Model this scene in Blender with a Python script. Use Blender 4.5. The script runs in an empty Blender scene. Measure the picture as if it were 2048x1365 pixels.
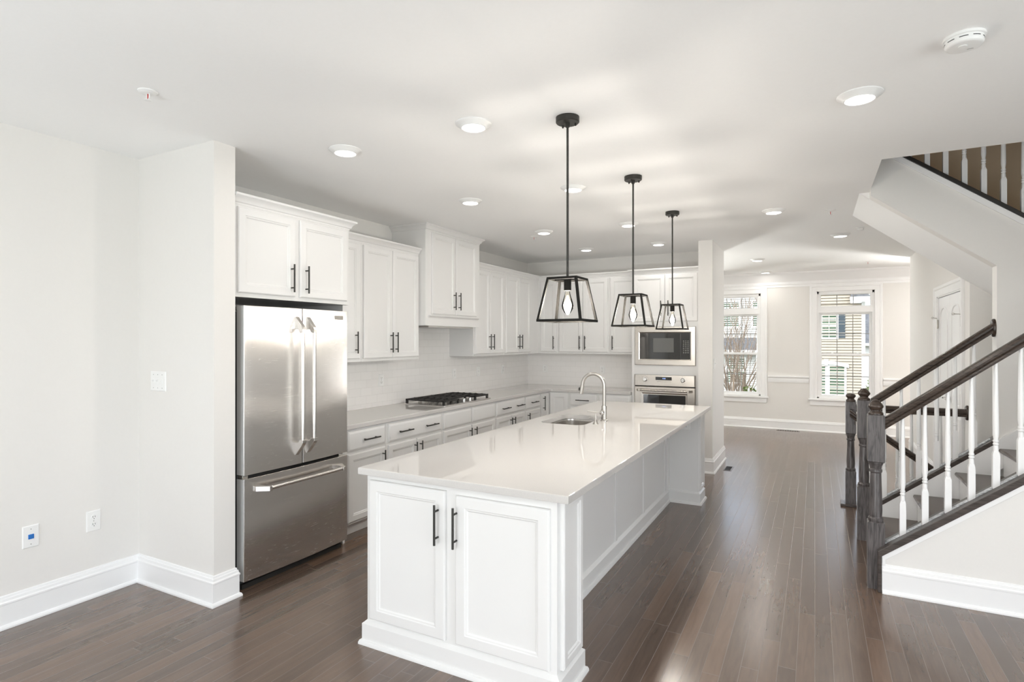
import bpy, bmesh, math, random
from math import sin, cos, pi, radians as R
from mathutils import Vector as V, Matrix
random.seed(7)
SC = bpy.context.scene
COL = SC.collection

# ------------------------------------------------------------------ camera
cam_d = bpy.data.cameras.new('camera'); cam = bpy.data.objects.new('camera', cam_d); COL.objects.link(cam)
cam.location = (0, 0, 1.565); cam.rotation_euler = (R(90), 0, R(27.985))
cam_d.sensor_width = 36; cam_d.lens = 36*1140/2048; cam_d.shift_y = -1.5/2048
cam_d.clip_start = .05; cam_d.clip_end = 300
SC.camera = cam

# ------------------------------------------------------------------ exposure, sky, sun, added fill lamps
SC.view_settings.view_transform = 'Standard'; SC.view_settings.look = 'None'
SC.view_settings.gamma = 1; SC.view_settings.use_curve_mapping = False
SC.view_settings.exposure = 0.0
SC.cycles.use_denoising = True
SC.cycles.max_bounces = 10; SC.cycles.diffuse_bounces = 6; SC.cycles.glossy_bounces = 5
SC.cycles.transmission_bounces = 8; SC.cycles.transparent_max_bounces = 12
SC.cycles.sample_clamp_indirect = 6; SC.cycles.caustics_reflective = False; SC.cycles.caustics_refractive = False
W = bpy.data.worlds.new('sky'); SC.world = W; W.use_nodes = True
_n = W.node_tree.nodes; _bg = _n['Background']
_sky = _n.new('ShaderNodeTexSky'); _sky.sky_type = 'NISHITA'; _sky.sun_disc = False
_sky.sun_elevation = R(42); _sky.sun_rotation = R(200); _sky.air_density = .7; _sky.dust_density = 1.5
_hs = _n.new('ShaderNodeHueSaturation'); _hs.inputs['Saturation'].default_value = .45
W.node_tree.links.new(_sky.outputs[0], _hs.inputs['Color']); W.node_tree.links.new(_hs.outputs[0], _bg.inputs[0]); _bg.inputs[1].default_value = .72

def lamp(name, kind, loc, rot, energy, color=(1, 1, 1), **kw):
    d = bpy.data.lights.new(name, kind); d.energy = energy; d.color = color
    for k, v in kw.items(): setattr(d, k, v)
    o = bpy.data.objects.new(name, d); COL.objects.link(o); o.location = loc; o.rotation_euler = rot
    return o
lamp('sun', 'SUN', (0, -20, 30), (R(40), 0, R(14)), 1.7, (1, .95, .87), angle=R(.6))
# added fill lamps outside an unseen back opening; the tilted one lifts the ceiling
lamp('fill_back', 'AREA', (-1.2, -3.35, 1.3), (R(90), 0, 0), 4, (.94, .975, 1), shape='RECTANGLE', size=2.6, size_y=2.3)
lamp('fill_back_up', 'AREA', (-1.2, -3.65, -.26), (R(138), 0, 0), 375, (.88, .945, 1), shape='RECTANGLE', size=3.2, size_y=1.2)

# added fill lamp outside an unseen side opening, brightens surfaces facing right
lamp('fill_side', 'AREA', (3.9, .2, 1.35), (0, R(97), 0), 132, (.90, .955, 1), shape='RECTANGLE', size=2.0, size_y=4.2)
# added fill lamps outside an invented dining window and front door opening, unseen
lamp('fill_dining', 'AREA', (-2.9, 11.75, 1.0), (R(-122), 0, 0), 360, (1, .99, .975), shape='RECTANGLE', size=1.1, size_y=1.0)
lamp('fill_foyer', 'AREA', (2.45, 11.75, .8), (R(-122), 0, 0), 310, (1, .99, .97), shape='RECTANGLE', size=1.0, size_y=1.2)

# ------------------------------------------------------------------ materials
def lin(c):
    return tuple(((x/255+.055)/1.055)**2.4 if x > 10 else x/255/12.92 for x in c)
def mat(name, col, rough=.5, metal=0, coat=0, **kw):
    m = bpy.data.materials.new(name); m.use_nodes = True
    b = m.node_tree.nodes['Principled BSDF']
    b.inputs['Base Color'].default_value = (*col, 1); b.inputs['Roughness'].default_value = rough
    b.inputs['Metallic'].default_value = metal; b.inputs['Coat Weight'].default_value = coat
    for k, v in kw.items(): b.inputs[k.replace('_', ' ')].default_value = v
    return m
class NT:
    def __init__(s, m): s.t = m.node_tree; s.b = s.t.nodes.get('Principled BSDF')
    def n(s, typ, **kw):
        x = s.t.nodes.new('ShaderNode'+typ)
        for k, v in kw.items(): setattr(x, k, v)
        return x
    def l(s, a, b): s.t.links.new(a, b)
    def math(s, op, a, b=None, c=None):
        x = s.n('Math', operation=op)
        for i, v in enumerate((a, b, c)):
            if v is None: continue
            if isinstance(v, (int, float)): x.inputs[i].default_value = v
            else: s.l(v, x.inputs[i])
        return x.outputs[0]
    def ramp(s, f, stops):
        x = s.n('ValToRGB'); e = x.color_ramp.elements
        while len(e) < len(stops): e.new(.5)
        for i, (p, c) in enumerate(stops): e[i].position = p; e[i].color = (*c, 1)
        s.l(f, x.inputs[0]); return x.outputs[0]
def noise_bump(m, scale, strength, dist=.002, vary=0):
    t = NT(m); tc = t.n('TexCoord'); nz = t.n('TexNoise'); nz.inputs['Scale'].default_value = scale; nz.inputs['Detail'].default_value = 3
    t.l(tc.outputs['Object'], nz.inputs['Vector'])
    bp = t.n('Bump'); bp.inputs['Strength'].default_value = strength; bp.inputs['Distance'].default_value = dist
    t.l(nz.outputs[0], bp.inputs['Height']); t.l(bp.outputs[0], t.b.inputs['Normal'])
    if vary:
        c = t.b.inputs['Base Color'].default_value[:3]
        o = t.ramp(nz.outputs[0], [(.3, tuple(x*(1-vary) for x in c)), (.7, c)]); t.l(o, t.b.inputs['Base Color'])
    return m
M = {}
M['wall'] = noise_bump(mat('wall_paint', (.785, .768, .742), .6), 60, .05, vary=.01)
M['tan'] = noise_bump(mat('upstairs_shade_tan', (.78, .62, .44), .7), 60, .05)  # tan puts the dim, warm upstairs shade into the wall colour
M['ceiling'] = noise_bump(mat('ceiling_paint', (.925, .925, .92), .75), 60, .05, vary=.01)
M['trim'] = noise_bump(mat('trim_paint', (.87, .87, .87), .3), 30, .02)
M['cab'] = noise_bump(mat('cabinet_paint', (.775, .77, .76), .3), 30, .02)
M['black'] = noise_bump(mat('black_metal', (.022, .02, .018), .42, .3), 90, .05)
M['bronze'] = noise_bump(mat('dark_bronze', (.045, .043, .038), .45, .4), 60, .05, vary=.3)
M['cage'] = noise_bump(mat('matte_dark_bronze', (.013, .012, .0105), .65, Specular_IOR_Level=.15), 60, .05)
M['dark'] = noise_bump(mat('dark_void', (.02, .018, .016), .7), 20, .05)
M['plastic'] = noise_bump(mat('white_plastic', (.85, .85, .84), .35), 20, .01)
M['slot'] = noise_bump(mat('dark_slot', (.06, .06, .06), .6), 20, .02)
M['slot2'] = noise_bump(mat('grey_slot', (.3, .3, .3), .6), 20, .02)
M['blue'] = noise_bump(mat('blue_jack', (.02, .16, .5), .4), 20, .02)
M['red'] = noise_bump(mat('red_bulb', (.5, .05, .05), .3), 20, .02)
M['iron'] = noise_bump(mat('cast_iron', (.022, .02, .019), .55), 140, .25)
M['chrome'] = noise_bump(mat('chrome', (.75, .74, .72), .12, 1), 10, .01)
M['nickel'] = noise_bump(mat('satin_nickel', (.5, .48, .45), .28, 1), 80, .03)
M['greyroof'] = noise_bump(mat('roof_shingle', (.15, .155, .165), .8), 6, .4, vary=.5)
M['white_ext'] = noise_bump(mat('white_exterior_trim', (.55, .55, .545), .5), 10, .03)
M['siding'] = noise_bump(mat('beige_siding', lin((158, 149, 136)), .6), 12, .05, vary=.06)
M['siding2'] = noise_bump(mat('pale_siding', lin((180, 180, 177)), .6), 12, .05, vary=.06)
M['shutter'] = noise_bump(mat('blue_grey_shutter', lin((48, 62, 72)), .5), 8, .1, vary=.2)
M['lawn'] = noise_bump(mat('lawn', lin((120, 125, 90)), .9), 4, .3, vary=.4)
M['leaf'] = noise_bump(mat('green_leaf', lin((88, 108, 38)), .5), 9, .1, vary=.4)
M['bark'] = noise_bump(mat('bark', lin((140, 124, 110)), .85), 30, .4, vary=.35)

def stainless(name, axis, col=(.70, .675, .645), rough=.24):
    m = mat(name, col, rough, 1); t = NT(m); tc = t.n('TexCoord'); mp = t.n('Mapping'); t.l(tc.outputs['Object'], mp.inputs[0])
    sc = {'x': (2, 160, 160), 'y': (160, 2, 160), 'z': (160, 160, 2)}[axis]; mp.inputs['Scale'].default_value = sc
    nz = t.n('TexNoise'); nz.inputs['Scale'].default_value = 3; nz.inputs['Detail'].default_value = 4; t.l(mp.outputs[0], nz.inputs[0])
    r = t.n('MapRange'); r.inputs[3].default_value = rough-.05; r.inputs[4].default_value = rough+.07; t.l(nz.outputs[0], r.inputs[0]); t.l(r.outputs[0], t.b.inputs['Roughness'])
    o = t.ramp(nz.outputs[0], [(.2, tuple(c*.92 for c in col)), (.8, col)]); t.l(o, t.b.inputs['Base Color'])
    return m
M['steel'] = stainless('brushed_stainless', 'y'); M['steelz'] = stainless('brushed_stainless_vertical', 'z'); M['steelx'] = stainless('brushed_stainless_horizontal', 'x', (.64, .60, .55))

def quartz():
    m = mat('white_quartz', (.60, .58, .56), .03, IOR=1.65); t = NT(m); tc = t.n('TexCoord')
    nz = t.n('TexNoise'); nz.inputs['Scale'].default_value = 220; nz.inputs['Detail'].default_value = 2; t.l(tc.outputs['Object'], nz.inputs[0])
    o = t.ramp(nz.outputs[0], [(.3, (.585, .565, .545)), (.5, (.60, .58, .56)), (.7, (.615, .595, .575))]); t.l(o, t.b.inputs['Base Color'])
    return m
M['quartz'] = quartz()

def tile(name, ax):
    m = mat(name, (.78, .765, .745), .14); t = NT(m); tc = t.n('TexCoord'); sp = t.n('SeparateXYZ'); cb = t.n('CombineXYZ')
    t.l(tc.outputs['Object'], sp.inputs[0]); t.l(sp.outputs[ax], cb.inputs[0]); t.l(sp.outputs[2], cb.inputs[1])
    br = t.n('TexBrick'); br.inputs['Scale'].default_value = 1; br.inputs['Brick Width'].default_value = .155; br.inputs['Row Height'].default_value = .0785
    br.inputs['Mortar Size'].default_value = .0016; br.inputs['Mortar Smooth'].default_value = .2; br.offset = .5
    br.inputs['Color1'].default_value = (.88, .865, .85, 1); br.inputs['Color2'].default_value = (.86, .845, .83, 1); br.inputs['Mortar'].default_value = (.78, .765, .745, 1)
    t.l(cb.outputs[0], br.inputs[0]); t.l(br.outputs[0], t.b.inputs['Base Color'])
    bp = t.n('Bump'); bp.inputs['Strength'].default_value = .35; bp.inputs['Distance'].default_value = .002; bp.invert = True
    t.l(br.outputs['Fac'], bp.inputs['Height']); t.l(bp.outputs[0], t.b.inputs['Normal'])
    return m
M['tile_y'] = tile('subway_tile_side', 1); M['tile_x'] = tile('subway_tile_back', 0)

def floor_wood():
    m = mat('dark_plank_floor', (.06, .04, .03), .2, IOR=1.95); t = NT(m); tc = t.n('TexCoord'); sp = t.n('SeparateXYZ'); t.l(tc.outputs['Object'], sp.inputs[0])
    wd, ln = .0785, 1.15
    px = t.math('DIVIDE', sp.outputs[0], wd); ix = t.math('FLOOR', px); fx = t.math('FRACT', px)
    wn = t.n('TexWhiteNoise', noise_dimensions='1D'); t.l(ix, wn.inputs['W'])
    py = t.math('DIVIDE', t.math('ADD', sp.outputs[1], t.math('MULTIPLY', wn.outputs[0], 5.7)), ln); iy = t.math('FLOOR', py); fy = t.math('FRACT', py)
    cb = t.n('CombineXYZ'); t.l(ix, cb.inputs[0]); t.l(iy, cb.inputs[1])
    w2 = t.n('TexWhiteNoise', noise_dimensions='2D'); t.l(cb.outputs[0], w2.inputs['Vector'])
    # grain
    mp = t.n('Mapping'); mp.inputs['Scale'].default_value = (14, 1.2, 1); t.l(tc.outputs['Object'], mp.inputs[0])
    ad = t.n('VectorMath', operation='ADD'); t.l(mp.outputs[0], ad.inputs[0]); t.l(w2.outputs['Color'], ad.inputs[1])
    nz = t.n('TexNoise'); nz.inputs['Scale'].default_value = 3; nz.inputs['Detail'].default_value = 3; nz.inputs['Distortion'].default_value = .8; t.l(ad.outputs[0], nz.inputs[0])
    tone = t.ramp(w2.outputs[0], [(0, (.104, .070, .052)), (.4, (.124, .083, .061)), (.8, (.140, .091, .065)), (1, (.168, .107, .074))])
    gr = t.ramp(nz.outputs[0], [(.25, (.86, .86, .86)), (.75, (1.1, 1.1, 1.1))])
    mx = t.n('Mix', data_type='RGBA', blend_type='MULTIPLY'); mx.inputs[0].default_value = 1; t.l(tone, mx.inputs[6]); t.l(gr, mx.inputs[7])
    # gaps
    ex = t.math('MINIMUM', fx, t.math('SUBTRACT', 1, fx)); ey = t.math('MULTIPLY', t.math('MINIMUM', fy, t.math('SUBTRACT', 1, fy)), ln/wd)
    e = t.math('MINIMUM', ex, ey)
    g = t.n('MapRange', interpolation_type='SMOOTHSTEP'); g.inputs[1].default_value = .010; g.inputs[2].default_value = .026; t.l(e, g.inputs[0])
    mg = t.n('Mix', data_type='RGBA'); t.l(g.outputs[0], mg.inputs[0]); mg.inputs[6].default_value = (.19, .15, .125, 1); t.l(mx.outputs[2], mg.inputs[7]); t.l(mg.outputs[2], t.b.inputs['Base Color'])  # pale gap colour paints the glint of bevelled plank edges
    h2 = t.math('ADD', g.outputs[0], t.math('MULTIPLY', w2.outputs[0], .25))
    bp = t.n('Bump'); bp.inputs['Strength'].default_value = .22; bp.inputs['Distance'].default_value = .0012; t.l(h2, bp.inputs['Height']); t.l(bp.outputs[0], t.b.inputs['Normal'])
    rr = t.n('MapRange'); rr.inputs[3].default_value = .17; rr.inputs[4].default_value = .26; t.l(nz.outputs[0], rr.inputs[0]); t.l(rr.outputs[0], t.b.inputs['Roughness'])
    return m
M['floor'] = floor_wood()

def stained(name, axis, c0, c1, rough=.35):
    m = mat(name, c0, rough); t = NT(m); tc = t.n('TexCoord'); mp = t.n('Mapping'); t.l(tc.outputs['Object'], mp.inputs[0])
    mp.inputs['Scale'].default_value = {'x': (2.5, 26, 26), 'z': (26, 26, 2.5)}[axis]
    nz = t.n('TexNoise'); nz.inputs['Scale'].default_value = 2.2; nz.inputs['Detail'].default_value = 5; nz.inputs['Distortion'].default_value = 1.6; t.l(mp.outputs[0], nz.inputs[0])
    o = t.ramp(nz.outputs[0], [(.32, c0), (.55, c1), (.72, tuple(x*1.25 for x in c1))]); t.l(o, t.b.inputs['Base Color'])
    bp = t.n('Bump'); bp.inputs['Strength'].default_value = .2; bp.inputs['Distance'].default_value = .001; t.l(nz.outputs[0], bp.inputs['Height']); t.l(bp.outputs[0], t.b.inputs['Normal'])
    return m
M['newel'] = stained('grey_brown_stained_oak', 'z', (.030, .025, .025), (.105, .094, .093))
M['rail'] = stained('dark_stained_rail', 'x', (.022, .015, .012), (.056, .039, .030), .25)
M['cap'] = stained('dark_stained_cap', 'x', (.032, .025, .022), (.07, .057, .051), .3)
M['tread'] = stained('stair_tread_wood', 'x', (.06, .043, .034), (.10, .072, .056), .25)

def emis(name, col, st):
    m = mat(name, col, .4); b = m.node_tree.nodes['Principled BSDF']; b.inputs['Emission Color'].default_value = (*col, 1); b.inputs['Emission Strength'].default_value = st
    t = NT(m); tc = t.n('TexCoord'); nz = t.n('TexNoise'); nz.inputs['Scale'].default_value = 3; t.l(tc.outputs['Object'], nz.inputs[0])
    r = t.n('MapRange'); r.inputs[3].default_value = .38; r.inputs[4].default_value = .42; t.l(nz.outputs[0], r.inputs[0]); t.l(r.outputs[0], b.inputs['Roughness'])
    return m
M['lens'] = emis('lamp_lens', (1, .97, .93), 5)
M['filament'] = emis('filament', (1, .78, .5), 40)
M['display'] = emis('blue_display', (.35, .5, 1), 2.0)
M['mark'] = noise_bump(mat('grey_marks', (.35, .35, .34), .5), 10, .01)
def glassy(name, tint, rough=0, gl=.1):
    m = bpy.data.materials.new(name); m.use_nodes = True; t = m.node_tree; t.nodes.clear()
    o = t.nodes.new('ShaderNodeOutputMaterial'); mx = t.nodes.new('ShaderNodeMixShader'); tr = t.nodes.new('ShaderNodeBsdfTransparent'); g = t.nodes.new('ShaderNodeBsdfGlossy')
    fr = t.nodes.new('ShaderNodeLayerWeight'); fr.inputs[0].default_value = gl
    tr.inputs[0].default_value = (*tint, 1); g.inputs['Roughness'].default_value = rough
    t.links.new(fr.outputs['Fresnel'], mx.inputs[0]); t.links.new(tr.outputs[0], mx.inputs[1]); t.links.new(g.outputs[0], mx.inputs[2]); t.links.new(mx.outputs[0], o.inputs[0])
    return m
M['glass'] = glassy('window_glass', (.97, .985, .98)); M['bulb'] = glassy('clear_bulb_glass', (1, .97, .92), gl=.25)
M['blackglass'] = noise_bump(mat('black_glass', (.018, .017, .016), .05, 0, .5), 2, .005)
M['greyglass'] = noise_bump(mat('grey_oven_screen', (.13, .13, .125), .12), 2, .005)
def blind_glass():
    m = mat('house_window_with_blinds', (.1, .12, .1), .5, Specular_IOR_Level=.1); t = NT(m); tc = t.n('TexCoord'); sp = t.n('SeparateXYZ'); t.l(tc.outputs['Object'], sp.inputs[0])
    f = t.math('FRACT', t.math('MULTIPLY', sp.outputs[2], 13)); o = t.ramp(f, [(.3, lin((50, 70, 58))), (.6, lin((100, 120, 102)))]); t.l(o, t.b.inputs['Base Color'])
    return m
M['blinds'] = blind_glass()

# ------------------------------------------------------------------ mesh building
class MB:
    def __init__(s, frm=None): s.v = []; s.f = []; s.frm = frm
    def add(s, vs, fs, frm=None):
        b = len(s.v); fr = frm or s.frm
        s.v += [tuple(fr(*p)) if fr else tuple(p) for p in vs]; s.f += [tuple(i+b for i in f) for f in fs]; return s
    def box(s, x0, x1, y0, y1, z0, z1):
        return s.add([(x, y, z) for x in (x0, x1) for y in (y0, y1) for z in (z0, z1)],
                     [(0, 1, 3, 2), (4, 6, 7, 5), (0, 4, 5, 1), (2, 3, 7, 6), (0, 2, 6, 4), (1, 5, 7, 3)])
    def cbox(s, x0, x1, y0, y1, z0, z1, c=.003):   # box with chamfered vertical and top edges
        def ring(d, z): return [(x0+d, y0+c, z), (x0+c, y0+d, z), (x1-c, y0+d, z), (x1-d, y0+c, z), (x1-d, y1-c, z), (x1-c, y1-d, z), (x0+c, y1-d, z), (x0+d, y1-c, z)]
        return s.loft([ring(c*.99, z0), ring(0, z0+c), ring(0, z1-c), ring(c*.99, z1)], True, True)
    def loft(s, rings, cap0=False, cap1=False, closed=True):
        n = len(rings[0]); vs = [p for r in rings for p in r]; fs = []
        for i in range(len(rings)-1):
            for j in range(n if closed else n-1):
                k = (j+1) % n; fs.append((i*n+j, i*n+k, (i+1)*n+k, (i+1)*n+j))
        if cap0: fs.append(tuple(range(n))[::-1])
        if cap1: fs.append(tuple((len(rings)-1)*n+j for j in range(n)))
        return s.add(vs, fs)
    def prism(s, poly, a0, a1, ax):                # poly in the two other axes, extruded along ax
        def p(q, a): return {'x': (a, q[0], q[1]), 'y': (q[0], a, q[1]), 'z': (q[0], q[1], a)}[ax]
        return s.loft([[p(q, a0) for q in poly], [p(q, a1) for q in poly]], True, True)
    def tube(s, path, r, n=10, cap=True):
        P = [V(p) for p in path]; rs = r if isinstance(r, (list, tuple)) else [r]*len(P); rings = []
        t0 = (P[1]-P[0]).normalized(); up = V((0, 0, 1)) if abs(t0.z) < .9 else V((1, 0, 0)); a = t0.cross(up).normalized()
        for i, p in enumerate(P):
            t = ((P[min(i+1, len(P)-1)]-p).normalized()+(p-P[max(i-1, 0)]).normalized()).normalized()
            a = (a-t*a.dot(t)).normalized(); b = t.cross(a)
            rings.append([tuple(p+(a*cos(2*pi*k/n)+b*sin(2*pi*k/n))*rs[i]) for k in range(n)])
        return s.loft(rings, cap, cap)
    def lathe(s, prof, c=(0, 0, 0), n=20, axis='z', cap=True):
        rings = []
        for r, h in prof:
            ring = []
            for k in range(n):
                u, w = r*cos(2*pi*k/n), r*sin(2*pi*k/n)
                ring.append({'z': (c[0]+u, c[1]+w, c[2]+h), 'y': (c[0]+u, c[1]+h, c[2]+w), 'x': (c[0]+h, c[1]+u, c[2]+w)}[axis])
            rings.append(ring)
        return s.loft(rings, cap, cap)
    def sqlathe(s, prof, c):                        # square sections
        return s.loft([[(c[0]+a*r, c[1]+b*r, c[2]+h) for a, b in ((-1, -1), (1, -1), (1, 1), (-1, 1))] for r, h in prof], True, True)
    def sweep(s, prof, path, z=0, closed=False):    # prof (outward, up); outward is to the right of travel in plan
        n = len(path); rings = []
        for i, p in enumerate(path):
            p = V(p)
            dn = (V(path[(i+1) % n])-p).normalized() if closed or i < n-1 else None
            dp = (p-V(path[i-1])).normalized() if closed or i > 0 else None
            dn = dn or dp; dp = dp or dn
            a, b = V((dn.y, -dn.x)), V((dp.y, -dp.x)); m = (a+b).normalized(); m = m/max(.3, m.dot(a))
            rings.append([(p.x+m.x*o, p.y+m.y*o, z+u) for o, u in prof])
        if closed: rings.append(rings[0])
        return s.loft(rings, not closed, not closed)
    def rects(s, rings, cap0=False, cap1=True):     # rings of (u0,u1,z0,z1,w) in frm(u,w,z)
        return s.loft([[(u0, w, z0), (u1, w, z0), (u1, w, z1), (u0, w, z1)] for u0, u1, z0, z1, w in rings], cap0, cap1)
    def build(s, name, m, parent=None, smooth=40, bevel=0, weld=True):
        me = bpy.data.meshes.new(name)
        off = V((0, 0, 0)); q = parent
        while q: off = off+q.location; q = q.parent
        bm = bmesh.new(); vs = [bm.verts.new(V(p)-off) for p in s.v]
        for f in s.f:
            if len(set(f)) > 2:
                try: bm.faces.new([vs[i] for i in f])
                except ValueError: pass
        if weld: bmesh.ops.remove_doubles(bm, verts=bm.verts, dist=1e-5)
        bmesh.ops.recalc_face_normals(bm, faces=bm.faces)
        bm.to_mesh(me); bm.free()
        if smooth:
            me.polygons.foreach_set('use_smooth', [True]*len(me.polygons)); me.set_sharp_from_angle(angle=R(smooth))
        me.materials.append(M[m] if isinstance(m, str) else m)
        o = bpy.data.objects.new(name, me); COL.objects.link(o); o.parent = parent
        if bevel:
            b = o.modifiers.new('edge', 'BEVEL'); b.width = bevel; b.segments = 2; b.limit_method = 'ANGLE'; b.angle_limit = R(35); b.harden_normals = bool(smooth)
        if smooth: wn = o.modifiers.new('normals', 'WEIGHTED_NORMAL'); wn.keep_sharp = True; wn.weight = 60
        return o
def tag(o, label, cat, group=None, kind=None):
    o['label'] = label; o['category'] = cat
    if group: o['group'] = group
    if kind: o['kind'] = kind
    return o
def thing(name, loc, label, cat, group=None):
    o = bpy.data.objects.new(name, None); COL.objects.link(o); o.location = loc; o.empty_display_size = .1
    return tag(o, label, cat, group)
def struct(o, label=None):
    o['kind'] = 'structure'
    if label: o['label'] = label
    return o
def copy_tree(o, parent=None):
    c = o.copy(); COL.objects.link(c); c.parent = parent
    for ch in list(o.children): copy_tree(ch, c)
    return c

# ------------------------------------------------------------------ dimensions
CE = 2.744; XL = -3.89; YK = 7.83; YF = 11.05; XD = 1.19
XR = 3.4; YB = -2.9; YW = 6.25            # right wall, wall behind the camera, stairwell far wall
SL = .775                                 # stair slope
# ------------------------------------------------------------------ shell
fl = MB()
for x0, x1, y0, y1 in ((-4.1, XR+.1, YB-.1, 5.35), (-4.1, .42, 5.35, 6.23), (2.6, XR+.1, 5.35, 6.23), (-4.1, XR+.1, 6.23, 11.2)): fl.box(x0, x1, y0, y1, -.2, 0)
struct(fl.build('floor', 'floor', smooth=0), 'dark brown hardwood plank floor')
w = MB().box(.38, .42, 5.35, 6.23, -2.4, -.2).box(.42, 2.6, 6.23, 6.28, -2.4, -.2).box(.42, 2.6, 5.3, 5.35, -2.4, -.2).box(.38, 2.64, 5.3, 6.28, -2.5, -2.4)
struct(w.build('wall_basement_stairwell', 'wall', smooth=0))
ce = MB()
for x0, x1, y0, y1 in ((-4.1, .385, YB-.1, 11.2), (.385, XR+.1, YB-.1, 4.41), (.385, XR+.1, 6.27, 11.2)): ce.box(x0, x1, y0, y1, CE, CE+.28)
struct(ce.build('ceiling', 'ceiling', smooth=0), 'flat white ceiling')
struct(MB().box(XL-.15, XL, YB-.1, 11.2, 0, CE).build('wall_left', 'wall', smooth=0))
struct(MB().box(XL, -3.125, 2.14, 2.28, 0, CE).build('wall_fridge_end', 'wall', smooth=0))
struct(MB().box(XL, -1.22, YK, YK+.12, 0, CE).build('wall_kitchen_back', 'wall', smooth=0))
struct(MB().box(-1.22, -1.06, 7.0, YK+.12, 0, CE).build('wall_partition', 'wall', smooth=0))
struct(MB().box(XR, XR+.15, YB-.1, -1.8, 0, CE+.3).box(XR, XR+.15, 2.2, 11.2, 0, CE+.3).box(XR, XR+.15, -1.8, 2.2, 0, .3).box(XR, XR+.15, -1.8, 2.2, 2.4, CE+.3).box(XR+.15, XR+2.6, -3.5, 4.2, 2.5, 2.65).build('wall_right', 'wall', smooth=0))  # unseen opening for the side fill lamp; outer slab added to block sky
wb = MB().box(XL, -2.8, YB-.15, YB, 0, CE).box(.4, XR, YB-.15, YB, 0, CE).box(-2.8, .4, YB-.15, YB, 2.45, CE)
wb.box(-4.1, 1.6, YB-2.6, YB-.15, 2.5, 2.65); struct(wb.build('wall_back', 'wall', smooth=0))  # outer slab is an unseen overhang, added to cut sky light
# front wall with its window openings
WIN = [(-1.745, -.855), (0.03, .865)]      # frame openings of the two visible windows, z .58 .. 2.40
WZ0, WZ1 = .575, 2.395
ADDED_WIN = (-3.35, -2.46); ADDED_DOOR = (1.95, 2.95)      # unseen extra window and door opening, added to let fill light in
wf = MB(); xs = [XL]+[v for q in [ADDED_WIN]+WIN+[ADDED_DOOR] for v in q]+[XR]
for i in range(0, len(xs), 2): wf.box(xs[i], xs[i+1], YF, YF+.16, 0, CE)
for a, b in WIN+[ADDED_WIN]: wf.box(a, b, YF, YF+.16, 0, WZ0).box(a, b, YF, YF+.16, WZ1, CE)
wf.box(*ADDED_DOOR, YF, YF+.16, 0, .1).box(*ADDED_DOOR, YF, YF+.16, 2.3, CE); struct(wf.build('wall_front', 'wall', smooth=0))
# wall with the closet door beside the stairwell
DY0, DY1, DH = 6.545, 7.725, 2.04
wd = MB().box(XD, XD+.12, YW, DY0, 0, CE).box(XD, XD+.12, DY1, 9.78, 0, CE).box(XD, XD+.12, DY0, DY1, DH, CE).box(XD+.12, XR, YW, YW+.12, 0, CE)
struct(wd.build('wall_closet', 'wall', smooth=0))

def soff(x): return CE-.772*(x-.315)
def strg(x): return 2.965-.757*(x-.579)
# upstairs shell seen through the stair opening
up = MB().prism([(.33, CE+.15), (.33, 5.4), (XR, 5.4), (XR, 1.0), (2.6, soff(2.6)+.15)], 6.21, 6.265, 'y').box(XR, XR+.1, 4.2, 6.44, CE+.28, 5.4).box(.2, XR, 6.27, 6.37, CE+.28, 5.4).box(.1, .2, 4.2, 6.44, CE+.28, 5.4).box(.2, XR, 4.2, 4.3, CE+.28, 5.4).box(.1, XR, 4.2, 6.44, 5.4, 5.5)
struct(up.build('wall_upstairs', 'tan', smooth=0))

# middle stair wall: near face of the upper flight plus the wall under it
wm = MB().prism([(.385, soff(.385)), (1.15, soff(1.15)), (1.15, 0), (2.2, 0), (2.2, strg(2.2)), (.385, strg(.385))], 5.23, 5.35, 'y')
struct(wm.build('wall_stair_middle', 'wall', smooth=0))
so = MB().prism([(.315, CE), (2.3, soff(2.3)), (2.3, soff(2.3)+.2), (.315, CE+.2)], 5.35, YW+.02, 'y')
struct(so.build('ceiling_under_stair', 'ceiling', smooth=0), 'sloping soffit under the upper stair flight')

# baseboards
BP = [(0, 0), (.030, 0), (.030, .009), (.025, .019), (.017, .023), (.017, .128), (.020, .131), (.020, .140), (.015, .147), (.013, .160), (.008, .163), (.006, .174), (0, .177)]
def bb(name, path, prof=BP): return struct(MB().sweep(prof, path).build(name, 'trim', smooth=25))
bb('baseboard_left', [(XL, YB), (XL, 2.14), (-3.125, 2.14), (-3.125, 2.28), (-3.155, 2.28)])
bb('baseboard_partition', [(-1.22, 7.0), (-1.06, 7.0), (-1.06, YK+.12), (XL, YK+.12)])
bb('baseboard_front', [(XL, YF), (1.9, YF)])
bb('baseboard_closet', [(XD, 9.78), (XD, DY1+.1)])
bb('baseboard_closet_end', [(XD, DY0-.1), (XD, YW)])
# crown and chair rail of the dining room
CP = [(0, 0), (.012, 0), (.012, .035), (.022, .045), (.03, .09), (.075, .15), (.10, .20), (.115, .215), (.125, .23), (.125, .25), (0, .25)]
struct(MB().sweep(CP, [(XL, YF), (XR, YF)], CE-.25).build('trim_1', 'trim', smooth=25), 'white crown moulding')
RP = [(0, 0), (.012, .0), (.014, .03), (.018, .04), (.018, .075), (.03, .085), (.034, .10), (.03, .112), (0, .112)]
for i, (a, b) in enumerate(((XL, ADDED_WIN[0]-.12), (ADDED_WIN[1]+.12, WIN[0][0]-.12), (WIN[0][1]+.12, WIN[1][0]-.12), (WIN[1][1]+.12, ADDED_DOOR[0]-.1))):
    struct(MB().sweep(RP, [(a, YF), (b, YF)], .828).build('trim_%d' % (i+2), 'trim', smooth=25), 'white chair rail')

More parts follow.
